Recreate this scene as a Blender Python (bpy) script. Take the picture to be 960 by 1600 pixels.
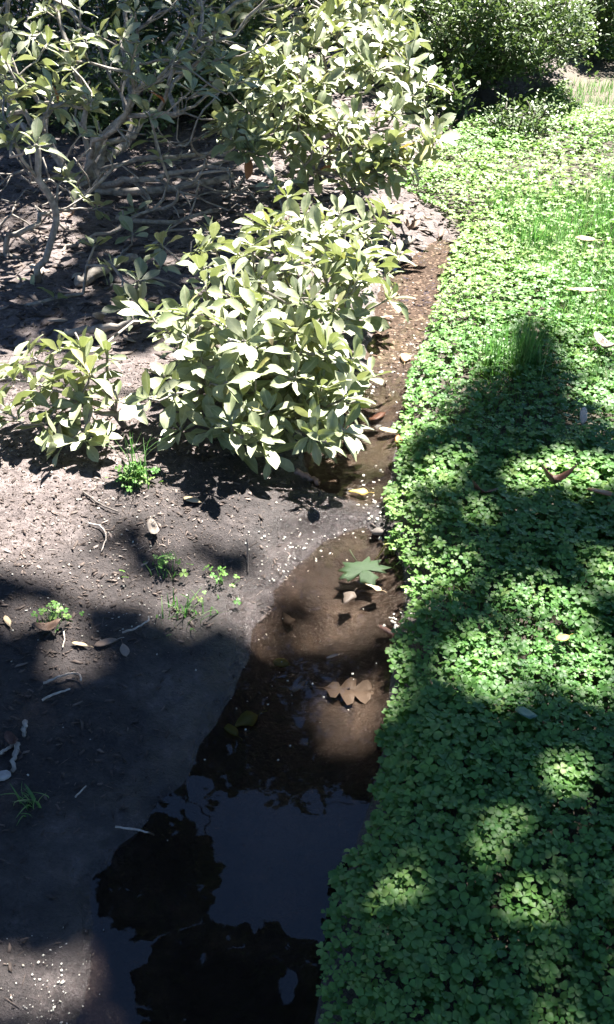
import bpy, math, random
import numpy as np
from mathutils import Vector, Matrix

# ------------------------------------------------------------------ camera, sky, sun, exposure
scene = bpy.context.scene
for o in list(bpy.data.objects):
    bpy.data.objects.remove(o)
PITCH = math.radians(35.0)
FOC = 1443.0                       # focal length in photograph pixels (960 x 1600)
CAMZ = 1.5
cam_data = bpy.data.cameras.new('camera')
cam = bpy.data.objects.new('camera', cam_data)
scene.collection.objects.link(cam)
cam.location = (0, 0, CAMZ)
cam.rotation_euler = (math.pi / 2 - PITCH, 0, 0)
cam_data.sensor_fit = 'VERTICAL'
cam_data.sensor_height = 24.0
cam_data.lens = 24.0 * FOC / 1600.0
cam_data.clip_start = 0.05
cam_data.clip_end = 500
scene.camera = cam

SUN = Vector((0.24, 0.42, 0.87)).normalized()      # direction towards the sun
SUN_EL = math.asin(SUN.z)
SUN_AZ = math.atan2(SUN.x, SUN.y)
world = bpy.data.worlds.new('World')
scene.world = world
world.use_nodes = True
wn = world.node_tree
wn.nodes.clear()
sky = wn.nodes.new('ShaderNodeTexSky')
sky.sky_type = 'NISHITA'
sky.sun_disc = False
sky.sun_elevation = SUN_EL
sky.sun_rotation = SUN_AZ
sky.altitude = 1200
sky.air_density = 0.8
sky.dust_density = 0.0
sky.ozone_density = 6.0
bg = wn.nodes.new('ShaderNodeBackground')
bg.inputs['Strength'].default_value = 0.05
wo = wn.nodes.new('ShaderNodeOutputWorld')
wn.links.new(sky.outputs[0], bg.inputs['Color'])
wn.links.new(bg.outputs[0], wo.inputs['Surface'])
sl = bpy.data.lights.new('sun', 'SUN')
sl.energy = 5.0
sl.angle = math.radians(0.55)
sl.color = (1.0, 0.955, 0.89)
sun = bpy.data.objects.new('sun', sl)
sun.rotation_euler = SUN.to_track_quat('Z', 'Y').to_euler()
sun.location = (3, 5, 11)
scene.collection.objects.link(sun)
vs = scene.view_settings
vs.view_transform = 'Standard'
vs.look = 'None'
vs.exposure = 2.7
vs.gamma = 1.0
vs.use_curve_mapping = False

rng = np.random.default_rng(7)
random.seed(7)
COL = scene.collection

# ------------------------------------------------------------------ helpers
def at(u, v, z=0.0):
    """photograph pixel + height above the water -> point of the place (metres)"""
    a = (u - 480) / FOC; b = (800 - v) / FOC
    cp, sp = math.cos(PITCH), math.sin(PITCH)
    d = np.array([a, cp + b * sp, -sp + b * cp])
    t = (z - CAMZ) / d[2]
    return np.array([0, 0, CAMZ]) + d * t

def project(p):
    p = np.asarray(p, float)
    dy = p[..., 1]; dz = p[..., 2] - CAMZ
    cp, sp = math.cos(PITCH), math.sin(PITCH)
    d = dy * cp - dz * sp
    up = dy * sp + dz * cp
    return 480 + FOC * p[..., 0] / d, 800 - FOC * up / d, d

def hash2(ix, iy, seed):
    h = (ix.astype(np.int64) * 374761393 + iy.astype(np.int64) * 668265263 + seed * 974634211) & 0x7fffffff
    h = ((h ^ (h >> 13)) * 1274126177) & 0x7fffffff
    h = h ^ (h >> 16)
    return (h & 0xffff) / 65535.0

def vnoise(x, y, s, seed=0):
    x = np.asarray(x, float) / s; y = np.asarray(y, float) / s
    ix = np.floor(x); iy = np.floor(y)
    fx = x - ix; fy = y - iy
    fx = fx * fx * (3 - 2 * fx); fy = fy * fy * (3 - 2 * fy)
    a = hash2(ix, iy, seed); b = hash2(ix + 1, iy, seed)
    c = hash2(ix, iy + 1, seed); d = hash2(ix + 1, iy + 1, seed)
    return (a * (1 - fx) + b * fx) * (1 - fy) + (c * (1 - fx) + d * fx) * fy - 0.5

def sstep(a, b, x):
    t = np.clip((x - a) / (b - a), 0, 1)
    return t * t * (3 - 2 * t)

def tag(o, label=None, cat=None, group=None, kind=None):
    if label: o['label'] = label
    if cat: o['category'] = cat
    if group: o['group'] = group
    if kind: o['kind'] = kind
    return o

def link(name, me, mat=None, parent=None):
    o = bpy.data.objects.new(name, me)
    COL.objects.link(o)
    if me is not None and mat is not None and len(me.materials) == 0:
        me.materials.append(mat)
    if parent is not None:
        o.parent = parent
        o.matrix_parent_inverse = Matrix.Translation(-Vector(parent.location))
    return o

def empty(name, loc):
    o = bpy.data.objects.new(name, None)
    COL.objects.link(o)
    o.location = loc
    o.empty_display_size = 0.1
    return o

def mesh_np(name, V, F, tint=None, smooth=True):
    """V (n,3), F (m,k) faces of one size"""
    V = np.ascontiguousarray(V, dtype=np.float32); F = np.ascontiguousarray(F, dtype=np.int32)
    me = bpy.data.meshes.new(name)
    k = F.shape[1]
    me.vertices.add(len(V)); me.loops.add(F.size); me.polygons.add(len(F))
    me.vertices.foreach_set('co', V.ravel())
    me.loops.foreach_set('vertex_index', F.ravel())
    me.polygons.foreach_set('loop_start', np.arange(0, F.size, k, dtype=np.int32))
    me.polygons.foreach_set('loop_total', np.full(len(F), k, dtype=np.int32))
    me.update(calc_edges=True)
    if smooth:
        me.polygons.foreach_set('use_smooth', np.ones(len(F), dtype=bool))
    if tint is not None:
        a = me.attributes.new('tint', 'FLOAT', 'POINT')
        a.data.foreach_set('value', np.ascontiguousarray(tint, dtype=np.float32))
    return me

def scatter(tv, tf, pos, R, scale):
    """copies of a template: pos (m,3), R (m,3,3) columns = local axes, scale (m,) or (m,3)"""
    m = len(pos); n = len(tv)
    sc = np.asarray(scale, float)
    if sc.ndim == 1: sc = sc[:, None].repeat(3, 1)
    L = tv[None] * sc[:, None, :]
    V = np.einsum('mij,mnj->mni', R, L) + pos[:, None, :]
    F = tf[None] + (np.arange(m) * n)[:, None, None]
    return V.reshape(-1, 3), F.reshape(-1, tf.shape[1])

def frames(dirs, ups):
    """local Y along dirs, local Z near ups"""
    y = dirs / np.linalg.norm(dirs, axis=1, keepdims=True)
    x = np.cross(y, ups); x /= np.maximum(np.linalg.norm(x, axis=1, keepdims=True), 1e-6)
    z = np.cross(x, y)
    return np.stack([x, y, z], axis=2)

def tube_np(pts, rad, sides=6):
    pts = np.asarray(pts, float); n = len(pts)
    rad = np.asarray(rad, float)
    tan = np.gradient(pts, axis=0)
    tan /= np.maximum(np.linalg.norm(tan, axis=1, keepdims=True), 1e-9)
    ref = np.array([0.31, 0.17, 0.93]) if abs(tan[0, 2]) < 0.85 else np.array([1.0, 0.2, 0])
    V = []
    for i in range(n):
        a = np.cross(tan[i], ref); a /= np.linalg.norm(a) + 1e-9
        b = np.cross(tan[i], a)
        th = np.linspace(0, 2 * math.pi, sides, endpoint=False)
        V.append(pts[i] + rad[i] * (np.cos(th)[:, None] * a + np.sin(th)[:, None] * b))
    V = np.concatenate(V + [pts[:1], pts[-1:]])
    F = []
    for i in range(n - 1):
        for k in range(sides):
            k2 = (k + 1) % sides
            F.append((i * sides + k, i * sides + k2, (i + 1) * sides + k2, (i + 1) * sides + k))
    c0, c1 = n * sides, n * sides + 1
    for k in range(0, sides, 2):
        F.append((c0, (k + 2) % sides, (k + 1) % sides, k))
        b = (n - 1) * sides
        F.append((c1, b + k, b + (k + 1) % sides, b + (k + 2) % sides))
    return V, np.array(F)

def merge(parts):
    Vs, Fs, off = [], [], 0
    for V, F in parts:
        Vs.append(V); Fs.append(F + off); off += len(V)
    return np.concatenate(Vs), np.concatenate(Fs)

# ------------------------------------------------------------------ materials
def new_mat(name):
    m = bpy.data.materials.new(name)
    m.use_nodes = True
    m.node_tree.nodes.clear()
    return m, m.node_tree.nodes, m.node_tree.links

def ramp(N, stops):
    r = N.new('ShaderNodeValToRGB')
    e = r.color_ramp.elements
    while len(e) < len(stops): e.new(0.5)
    for i, (p, c) in enumerate(stops):
        e[i].position = p; e[i].color = (*c, 1)
    return r

OWN_TONE = ('shrub_leaf', 'dry_leaf', 'tan_leaf', 'rust_leaf', 'dark_leaf', 'yellow_leaf', 'olive_leaf')   # separate leaves: each its own tone
def leaf_mat(name, stops, rough=0.42, spec=0.5, trans=0.3, vein=0.0, age=0.0, tcol=(0.30, 0.42, 0.05), spots=0.0):
    m, N, L = new_mat(name)
    at_ = N.new('ShaderNodeAttribute'); at_.attribute_name = 'tint'
    oi = N.new('ShaderNodeObjectInfo')
    ad = N.new('ShaderNodeMath'); ad.operation = 'ADD'
    fr = N.new('ShaderNodeMath'); fr.operation = 'FRACT'
    L.new(at_.outputs['Fac'], ad.inputs[0]); (L.new(oi.outputs['Random'], ad.inputs[1]) if name in OWN_TONE else ad.inputs[1].__setattr__('default_value', 0.0)); L.new(ad.outputs[0], fr.inputs[0])
    r = ramp(N, stops); L.new(fr.outputs[0], r.inputs[0])
    tc = N.new('ShaderNodeTexCoord')
    nz = N.new('ShaderNodeTexNoise'); nz.inputs['Scale'].default_value = 60; nz.inputs['Detail'].default_value = 3
    L.new(tc.outputs['Object'], nz.inputs['Vector'])
    mx = N.new('ShaderNodeMix'); mx.data_type = 'RGBA'; mx.blend_type = 'MULTIPLY'
    mr = N.new('ShaderNodeMapRange'); mr.inputs['From Min'].default_value = 0.3; mr.inputs['From Max'].default_value = 0.7
    mr.inputs['To Min'].default_value = 0.72; mr.inputs['To Max'].default_value = 1.2
    L.new(nz.outputs[0], mr.inputs['Value'])
    cb = N.new('ShaderNodeCombineColor')
    for i in range(3): L.new(mr.outputs[0], cb.inputs[i])
    mx.inputs['Factor'].default_value = 1.0
    L.new(r.outputs[0], mx.inputs['A']); L.new(cb.outputs[0], mx.inputs['B'])
    col = mx.outputs['Result']
    if vein > 0:                                           # pale midrib and side veins (attribute 'rib' is 1 on the rib, 0 at the margin)
        rb = N.new('ShaderNodeAttribute'); rb.attribute_name = 'rib'
        pw = N.new('ShaderNodeMath'); pw.operation = 'POWER'; pw.inputs[1].default_value = 9.0; L.new(rb.outputs['Fac'], pw.inputs[0])
        sc_ = N.new('ShaderNodeMath'); sc_.operation = 'MULTIPLY'; sc_.inputs[1].default_value = vein; L.new(pw.outputs[0], sc_.inputs[0])
        vm = N.new('ShaderNodeMix'); vm.data_type = 'RGBA'; L.new(sc_.outputs[0], vm.inputs['Factor'])
        L.new(col, vm.inputs['A']); vm.inputs['B'].default_value = (0.42, 0.44, 0.26, 1); col = vm.outputs['Result']
    if age > 0:                                            # brown spots and browned patches
        sn = N.new('ShaderNodeTexNoise'); sn.inputs['Scale'].default_value = 7.0; sn.inputs['Detail'].default_value = 3
        of = N.new('ShaderNodeVectorMath'); of.operation = 'ADD'; L.new(tc.outputs['Object'], of.inputs[0])
        cx_ = N.new('ShaderNodeCombineXYZ')
        ml = N.new('ShaderNodeMath'); ml.operation = 'MULTIPLY'; ml.inputs[1].default_value = 50; L.new(fr.outputs[0], ml.inputs[0])
        L.new(ml.outputs[0], cx_.inputs[0]); L.new(cx_.outputs[0], of.inputs[1]); L.new(of.outputs[0], sn.inputs['Vector'])
        st = N.new('ShaderNodeMapRange'); st.inputs['From Min'].default_value = 0.66; st.inputs['From Max'].default_value = 0.72; st.inputs['To Max'].default_value = age
        L.new(sn.outputs[0], st.inputs['Value'])
        am = N.new('ShaderNodeMix'); am.data_type = 'RGBA'; L.new(st.outputs[0], am.inputs['Factor'])
        L.new(col, am.inputs['A']); am.inputs['B'].default_value = (0.16, 0.11, 0.05, 1); col = am.outputs['Result']
    p = N.new('ShaderNodeBsdfPrincipled')
    L.new(col, p.inputs['Base Color'])
    p.inputs['Roughness'].default_value = rough
    p.inputs['Specular IOR Level'].default_value = spec
    bp = N.new('ShaderNodeBump'); bp.inputs['Strength'].default_value = 0.25; bp.inputs['Distance'].default_value = 0.002
    L.new(nz.outputs[0], bp.inputs['Height']); L.new(bp.outputs[0], p.inputs['Normal'])
    out = N.new('ShaderNodeOutputMaterial')
    if trans > 0:
        t = N.new('ShaderNodeBsdfTranslucent')
        tm = N.new('ShaderNodeMix'); tm.data_type = 'RGBA'; tm.inputs['Factor'].default_value = 0.5
        L.new(col, tm.inputs['A']); tm.inputs['B'].default_value = (*tcol, 1)
        L.new(tm.outputs['Result'], t.inputs['Color'])
        ms = N.new('ShaderNodeMixShader'); ms.inputs[0].default_value = trans
        L.new(p.outputs[0], ms.inputs[1]); L.new(t.outputs[0], ms.inputs[2]); L.new(ms.outputs[0], out.inputs['Surface'])
    else:
        L.new(p.outputs[0], out.inputs['Surface'])
    return m

def bark_mat(name, c0, c1, rough=0.8, scale=40):
    m, N, L = new_mat(name)
    tc = N.new('ShaderNodeTexCoord')
    nz = N.new('ShaderNodeTexNoise'); nz.inputs['Scale'].default_value = scale; nz.inputs['Detail'].default_value = 5
    L.new(tc.outputs['Object'], nz.inputs['Vector'])
    r = ramp(N, [(0.32, c0), (0.68, c1)]); L.new(nz.outputs[0], r.inputs[0])
    p = N.new('ShaderNodeBsdfPrincipled'); p.inputs['Roughness'].default_value = rough
    L.new(r.outputs[0], p.inputs['Base Color'])
    bp = N.new('ShaderNodeBump'); bp.inputs['Strength'].default_value = 0.6; bp.inputs['Distance'].default_value = 0.006
    L.new(nz.outputs[0], bp.inputs['Height']); L.new(bp.outputs[0], p.inputs['Normal'])
    out = N.new('ShaderNodeOutputMaterial'); L.new(p.outputs[0], out.inputs['Surface'])
    return m

M = {}
M['shrub_leaf'] = leaf_mat('shrub_leaf', [(0.0, (0.145, 0.185, 0.075)), (0.35, (0.20, 0.24, 0.115)), (0.7, (0.26, 0.29, 0.165)), (0.96, (0.31, 0.325, 0.20)), (1.0, (0.38, 0.35, 0.10))],
                           rough=0.5, spec=0.9, trans=0.22, vein=0.7, age=0.8, tcol=(0.34, 0.40, 0.06))
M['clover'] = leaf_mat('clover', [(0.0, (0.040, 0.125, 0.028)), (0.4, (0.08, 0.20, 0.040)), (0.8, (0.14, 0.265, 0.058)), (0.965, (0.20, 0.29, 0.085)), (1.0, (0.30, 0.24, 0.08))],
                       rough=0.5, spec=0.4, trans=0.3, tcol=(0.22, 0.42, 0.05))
M['grass'] = leaf_mat('grass', [(0.0, (0.08, 0.165, 0.05)), (0.6, (0.13, 0.235, 0.075)), (0.88, (0.22, 0.30, 0.11)), (1.0, (0.35, 0.30, 0.13))],
                      rough=0.5, spec=0.4, trans=0.35, tcol=(0.12, 0.40, 0.05))
M['fine_leaf'] = leaf_mat('fine_leaf', [(0.0, (0.055, 0.095, 0.035)), (0.5, (0.105, 0.16, 0.06)), (1.0, (0.18, 0.23, 0.10))],
                          rough=0.5, spec=0.7, trans=0.2, tcol=(0.18, 0.28, 0.04))
M['tree_leaf'] = leaf_mat('tree_leaf', [(0.0, (0.04, 0.085, 0.025)), (1.0, (0.06, 0.085, 0.035))], rough=0.55, spec=0.3, trans=0.04, tcol=(0.08, 0.08, 0.04))
M['dry_leaf'] = leaf_mat('dry_leaf', [(0.0, (0.16, 0.10, 0.07)), (0.5, (0.27, 0.21, 0.17)), (1.0, (0.42, 0.37, 0.31))], rough=0.6, spec=0.35, trans=0.12, tcol=(0.3, 0.2, 0.1))
M['yellow_leaf'] = leaf_mat('yellow_leaf', [(0.0, (0.50, 0.36, 0.06)), (1.0, (0.55, 0.42, 0.14))], rough=0.5, trans=0.2, tcol=(0.5, 0.35, 0.05))
M['tan_leaf'] = leaf_mat('tan_leaf', [(0.0, (0.48, 0.36, 0.22)), (1.0, (0.55, 0.44, 0.30))], rough=0.5, trans=0.15, tcol=(0.5, 0.35, 0.15))
M['rust_leaf'] = leaf_mat('rust_leaf', [(0.0, (0.24, 0.09, 0.035)), (1.0, (0.34, 0.14, 0.05))], rough=0.5, trans=0.15, tcol=(0.4, 0.15, 0.05))
M['dark_leaf'] = leaf_mat('dark_leaf', [(0.0, (0.10, 0.045, 0.03)), (1.0, (0.15, 0.07, 0.045))], rough=0.5, trans=0.1, tcol=(0.2, 0.1, 0.05))
M['maple_leaf'] = leaf_mat('maple_leaf', [(0.0, (0.022, 0.042, 0.016)), (1.0, (0.026, 0.05, 0.019))], rough=0.7, spec=0.25, trans=0.1)
M['olive_leaf'] = leaf_mat('olive_leaf', [(0.0, (0.20, 0.19, 0.035)), (1.0, (0.26, 0.22, 0.05))], rough=0.5, trans=0.1)
M['blue_leaf'] = leaf_mat('blue_leaf', [(0.0, (0.06, 0.15, 0.10)), (1.0, (0.07, 0.16, 0.11))], rough=0.4, trans=0.1)
M['petal'] = leaf_mat('petal', [(0.0, (0.30, 0.28, 0.23)), (1.0, (0.62, 0.60, 0.54))], rough=0.5, trans=0.15, tcol=(0.7, 0.7, 0.6))
M['bark'] = bark_mat('grey_bark', (0.14, 0.12, 0.10), (0.36, 0.325, 0.285))
M['dark_bark'] = bark_mat('dark_bark', (0.05, 0.042, 0.036), (0.13, 0.11, 0.095), scale=25)
M['twig'] = bark_mat('pale_twig', (0.26, 0.21, 0.17), (0.50, 0.44, 0.38), scale=70)
M['red_wood'] = bark_mat('red_wood', (0.26, 0.13, 0.09), (0.42, 0.27, 0.21), scale=60)
M['chip'] = leaf_mat('litter_chip', [(0.0, (0.035, 0.026, 0.022)), (0.45, (0.10, 0.075, 0.063)), (0.8, (0.22, 0.175, 0.15)), (1.0, (0.40, 0.345, 0.30))], rough=0.7, spec=0.3, trans=0.0)
M['sunk_leaf'] = leaf_mat('sunk_leaf', [(0.0, (0.06, 0.045, 0.034)), (1.0, (0.085, 0.064, 0.048))], rough=0.6, spec=0.3, trans=0.0)
M['stone'] = bark_mat('stone', (0.22, 0.20, 0.19), (0.42, 0.39, 0.37), scale=50)

# ------------------------------------------------------------------ the lie of the land
def poly(px): return np.array([at(u, v)[:2] for u, v in px])
BANK_PX = [(470, 1800), (490, 1600), (510, 1480), (530, 1390), (560, 1300), (588, 1230), (602, 1150), (606, 1060), (618, 1000), (632, 935), (628, 890), (606, 835),
           (604, 780), (613, 720), (629, 650), (640, 600), (660, 530), (680, 480), (692, 430), (716, 380), (702, 352), (650, 325), (612, 302), (640, 272), (685, 240), (712, 205), (790, 180), (850, 163), (900, 120), (930, 60)]
BANK = poly(BANK_PX) + np.array([0.012, 0.0])
POOL = [poly([(604, 842), (628, 892), (632, 935), (618, 1000), (606, 1060), (602, 1150), (588, 1230), (560, 1300), (530, 1390), (510, 1480), (490, 1600), (470, 1800), (20, 1800), (90, 1640), (130, 1560), (150, 1490), (150, 1400),
              (205, 1330), (285, 1235), (325, 1150), (368, 1085), (405, 990), (430, 930), (470, 884), (520, 850), (570, 826)]),
        poly([(640, 600), (629, 650), (613, 720), (604, 782), (560, 790), (510, 772), (482, 742), (480, 702), (515, 664), (545, 625), (578, 598)]),
        poly([(574, 604), (642, 602), (660, 540), (680, 480), (692, 430), (714, 384), (690, 372), (640, 402), (606, 432), (592, 480), (574, 540)])]
DEPTH = [0.055, 0.035, 0.012]

def sdist(P, x, y):
    x = np.asarray(x, float); y = np.asarray(y, float)
    d = np.full(x.shape, 1e9); ins = np.zeros(x.shape, bool)
    n = len(P)
    for i in range(n):
        ax, ay = P[i]; bx, by = P[(i + 1) % n]
        ex, ey = bx - ax, by - ay
        t = np.clip(((x - ax) * ex + (y - ay) * ey) / (ex * ex + ey * ey), 0, 1)
        d = np.minimum(d, np.hypot(x - ax - t * ex, y - ay - t * ey))
        c = ((ay > y) != (by > y)) & (x < (bx - ax) * (y - ay) / (by - ay + 1e-12) + ax)
        ins ^= c
    return np.where(ins, -d, d)

_by = BANK[:, 1]; _bx = BANK[:, 0]
_ord = np.argsort(_by)
def bank_d(x, y):
    """> 0 on the clover side of the bank, metres"""
    return (x - np.interp(y, _by[_ord], _bx[_ord]))

def height(x, y, full=False):
    x = np.asarray(x, float); y = np.asarray(y, float)
    wx_ = 0.045 * vnoise(x, y, 0.16, 6) + 0.03 * vnoise(x, y, 0.05, 7); wy_ = 0.06 * vnoise(x, y, 0.19, 8) + 0.03 * vnoise(x, y, 0.06, 9)
    wf_ = sstep(0.02, -0.12, bank_d(x, y))
    ds = [sdist(P, x + wx_ * wf_, y + wy_ * wf_) for P in POOL]
    d = np.minimum(np.minimum(ds[0], ds[1]), ds[2])
    bd = bank_d(x, y) + 0.02 * vnoise(x, y, 0.12, 5)
    out = np.clip(d, 0, None)
    n1 = vnoise(x, y, 0.45, 1); n2 = vnoise(x, y, 0.11, 2); n3 = vnoise(x, y, 0.035, 3)
    mud = 0.010 * sstep(0, 0.03, out) + 0.075 * (1 - np.exp(-out / 0.55)) + 0.02 * out
    mud += (0.03 * n1 * sstep(0, 0.5, out) + 0.012 * n2 * sstep(-.02, 0.15, out) + 0.007 * n3 * sstep(-0.02, 0.1, out))
    lawn = 0.035 * sstep(0, 0.08, np.clip(bd, 0, None)) + 0.01 + 0.02 * n1 + 0.008 * n2
    lf = sstep(-0.01, 0.03, bd)
    z = mud * (1 - lf) + lawn * lf
    for dd, dep in zip(ds, DEPTH):
        ins = np.clip(-dd, 0, None)
        bed = -dep * (1 - np.exp(-ins / 0.07)) + 0.006 * n2 * sstep(0, 0.05, ins) + (0.005 if dep < 0.02 else 0.002) * n3
        z = np.where(dd < 0, bed, z)
    z = np.where(y > 6, z + 0.012 * (y - 6), z)
    if full: return z, ds, d, bd
    return z

def hz(x, y): return float(height(np.array([x]), np.array([y]))[0])

def ground_at(u, v, lift=0.0):
    """point of the ground seen at a photograph pixel"""
    z = 0.0
    for _ in range(6):
        p = at(u, v, z + lift); z = hz(p[0], p[1])
    return np.array([p[0], p[1], z + lift])

def stretch(lo, hi, step, far, growth=1.25):
    a = list(np.arange(lo, hi, step))
    s = step; x = a[-1]
    while x < far: s *= growth; x += s; a.append(x)
    s = step; x = a[0]; pre = []
    while x > -far: s *= growth; x -= s; pre.append(x)
    return np.array(pre[::-1] + a)

# ------------------------------------------------------------------ ground sheet
def ground_mat():
    m, N, L = new_mat('ground_soil')
    def attr(n):
        a = N.new('ShaderNodeAttribute'); a.attribute_name = n; return a.outputs['Fac']
    tc = N.new('ShaderNodeTexCoord')
    def noise(s, d=4, r=0.6):
        n = N.new('ShaderNodeTexNoise'); n.inputs['Scale'].default_value = s; n.inputs['Detail'].default_value = d
        n.inputs['Roughness'].default_value = r
        L.new(tc.outputs['Object'], n.inputs['Vector']); return n.outputs[0]
    def mix(f, a, b, mode='MIX'):
        x = N.new('ShaderNodeMix'); x.data_type = 'RGBA'; x.blend_type = mode
        if isinstance(f, float): x.inputs['Factor'].default_value = f
        else: L.new(f, x.inputs['Factor'])
        for k, c in (('A', a), ('B', b)):
            if isinstance(c, tuple): x.inputs[k].default_value = (*c, 1)
            else: L.new(c, x.inputs[k])
        return x.outputs['Result']
    n_big = noise(5); n_mid = noise(38, 6, 0.7); n_fine = noise(170, 4, 0.7)
    vor = N.new('ShaderNodeTexVoronoi'); vor.inputs['Scale'].default_value = 95
    L.new(tc.outputs['Object'], vor.inputs['Vector'])
    dry = ramp(N, [(0.30, (0.055, 0.043, 0.040)), (0.47, (0.112, 0.091, 0.086)), (0.58, (0.16, 0.134, 0.128)), (0.72, (0.255, 0.224, 0.214))]); L.new(n_mid, dry.inputs[0])
    grain = ramp(N, [(0.35, (0.7, 0.7, 0.7)), (0.65, (1.25, 1.25, 1.25))]); L.new(n_fine, grain.inputs[0])
    c = mix(1.0, dry.outputs[0], grain.outputs[0], 'MULTIPLY')
    big = ramp(N, [(0.35, (0.8, 0.78, 0.77)), (0.65, (1.12, 1.1, 1.1))]); L.new(n_big, big.inputs[0])
    c = mix(1.0, c, big.outputs[0], 'MULTIPLY')
    grav = ramp(N, [(0.0, (0.04, 0.032, 0.029)), (0.35, (0.082, 0.065, 0.058)), (0.7, (0.135, 0.108, 0.097)), (1.0, (0.52, 0.44, 0.38))])
    L.new(vor.outputs['Color'], grav.inputs[0])
    c = mix(attr('gravel'), c, grav.outputs[0])
    silt = ramp(N, [(0.35, (0.085, 0.064, 0.05)), (0.65, (0.14, 0.108, 0.085))]); L.new(noise(14, 3), silt.inputs[0])
    c = mix(attr('bed'), c, silt.outputs[0])
    c = mix(attr('lawn'), c, mix(1.0, (0.055, 0.043, 0.03), grain.outputs[0], 'MULTIPLY'))
    c = mix(attr('path'), c, mix(1.0, (0.11, 0.088, 0.062), grain.outputs[0], 'MULTIPLY'))
    wet = attr('wet')
    wetn = N.new('ShaderNodeMath'); wetn.operation = 'MULTIPLY'; wetn.use_clamp = True
    wr = N.new('ShaderNodeMapRange'); wr.inputs['From Min'].default_value = 0.35; wr.inputs['From Max'].default_value = 0.6
    wr.inputs['To Min'].default_value = 0.55; wr.inputs['To Max'].default_value = 1.2
    L.new(n_big, wr.inputs['Value']); L.new(wet, wetn.inputs[0]); L.new(wr.outputs[0], wetn.inputs[1])
    c = mix(wetn.outputs[0], c, mix(1.0, c, (0.20, 0.185, 0.185), 'MULTIPLY'))
    p = N.new('ShaderNodeBsdfPrincipled')
    L.new(c, p.inputs['Base Color'])
    rr = N.new('ShaderNodeMapRange'); rr.inputs['To Min'].default_value = 0.85; rr.inputs['To Max'].default_value = 0.2
    L.new(attr('film'), rr.inputs['Value']); L.new(rr.outputs[0], p.inputs['Roughness'])
    b1 = N.new('ShaderNodeBump'); b1.inputs['Strength'].default_value = 0.9; b1.inputs['Distance'].default_value = 0.018
    L.new(n_mid, b1.inputs['Height'])
    b2 = N.new('ShaderNodeBump'); b2.inputs['Strength'].default_value = 0.6; b2.inputs['Distance'].default_value = 0.004
    L.new(n_fine, b2.inputs['Height']); L.new(b1.outputs[0], b2.inputs['Normal'])
    L.new(b2.outputs[0], p.inputs['Normal'])
    out = N.new('ShaderNodeOutputMaterial'); L.new(p.outputs[0], out.inputs['Surface'])
    return m

gx = stretch(-1.5, 1.0, 0.011, 150); gy = stretch(0.45, 4.8, 0.012, 150)
GX, GY = np.meshgrid(gx, gy)
X = GX.ravel(); Y = GY.ravel()
Z, DS, D, BD = height(X, Y, True)
nx, ny = len(gx), len(gy)
idx = np.arange(nx * ny).reshape(ny, nx)
F = np.stack([idx[:-1, :-1], idx[:-1, 1:], idx[1:, 1:], idx[1:, :-1]], axis=2).reshape(-1, 4)
gm = mesh_np('ground', np.stack([X, Y, Z], 1), F)
def vattr(me, name, val):
    a = me.attributes.new(name, 'FLOAT', 'POINT')
    a.data.foreach_set('value', np.ascontiguousarray(val, dtype=np.float32))
wob = vnoise(X, Y, 0.25, 11) + 0.5 * vnoise(X, Y, 0.09, 12)
nearness = 1 - sstep(0.02, 0.34, np.minimum(DS[0], DS[1]) + 0.16 * wob - 0.42 * sstep(2.5, 2.05, Y) * sstep(-1.3, -0.4, X) - 0.85 * sstep(1.95, 1.55, Y) * (X < 0.2) * sstep(2.2, 1.2, -X))
lawn_f = sstep(-0.02, 0.04, BD)
vattr(gm, 'wet', np.clip(nearness, 0, 1) * (1 - lawn_f))
vattr(gm, 'lawn', lawn_f)
vattr(gm, 'film', np.clip((1 - sstep(0.0, 0.28, np.minimum(DS[0], DS[1]) + 0.22 * wob)), 0, 1) * (1 - lawn_f) * 0.9 + 0.1 * np.clip(nearness, 0, 1))
vattr(gm, 'gravel', (1 - sstep(-0.02, 0.07, DS[2] + 0.08 * wob)) * (1 - lawn_f))
vattr(gm, 'bed', (1 - sstep(-0.03, 0.0, np.minimum(DS[0], DS[1]))))
pc = at(935, 150); 
pd = np.hypot((X - pc[0] - 0.25 * (Y - pc[1])) / 0.26, (Y - pc[1]) / 0.95)
vattr(gm, 'path', (1 - sstep(0.7, 1.15, pd + 0.3 * vnoise(X, Y, 0.4, 21))))
ground = tag(link('ground', gm, ground_mat()), kind='structure')

# ------------------------------------------------------------------ water
def water_mat():
    m, N, L = new_mat('still_water')
    tc = N.new('ShaderNodeTexCoord')
    nz = N.new('ShaderNodeTexNoise'); nz.inputs['Scale'].default_value = 9; nz.inputs['Detail'].default_value = 2
    L.new(tc.outputs['Object'], nz.inputs['Vector'])
    bp = N.new('ShaderNodeBump'); bp.inputs['Strength'].default_value = 0.10; bp.inputs['Distance'].default_value = 0.01
    L.new(nz.outputs[0], bp.inputs['Height'])
    fr = N.new('ShaderNodeFresnel'); fr.inputs['IOR'].default_value = 1.34
    L.new(bp.outputs[0], fr.inputs['Normal'])
    t = N.new('ShaderNodeBsdfTransparent'); t.inputs['Color'].default_value = (0.76, 0.70, 0.645, 1)
    g = N.new('ShaderNodeBsdfGlossy'); g.inputs['Roughness'].default_value = 0.015; g.inputs['Color'].default_value = (1, 1, 1, 1)
    L.new(bp.outputs[0], g.inputs['Normal'])
    ms = N.new('ShaderNodeMixShader'); L.new(fr.outputs[0], ms.inputs[0]); L.new(t.outputs[0], ms.inputs[1]); L.new(g.outputs[0], ms.inputs[2])
    out = N.new('ShaderNodeOutputMaterial'); L.new(ms.outputs[0], out.inputs['Surface'])
    return m
wx = np.arange(-1.0, 1.2, 0.03); wy = np.arange(0.3, 5.2, 0.03)
WX, WY = np.meshgrid(wx, wy)
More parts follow.
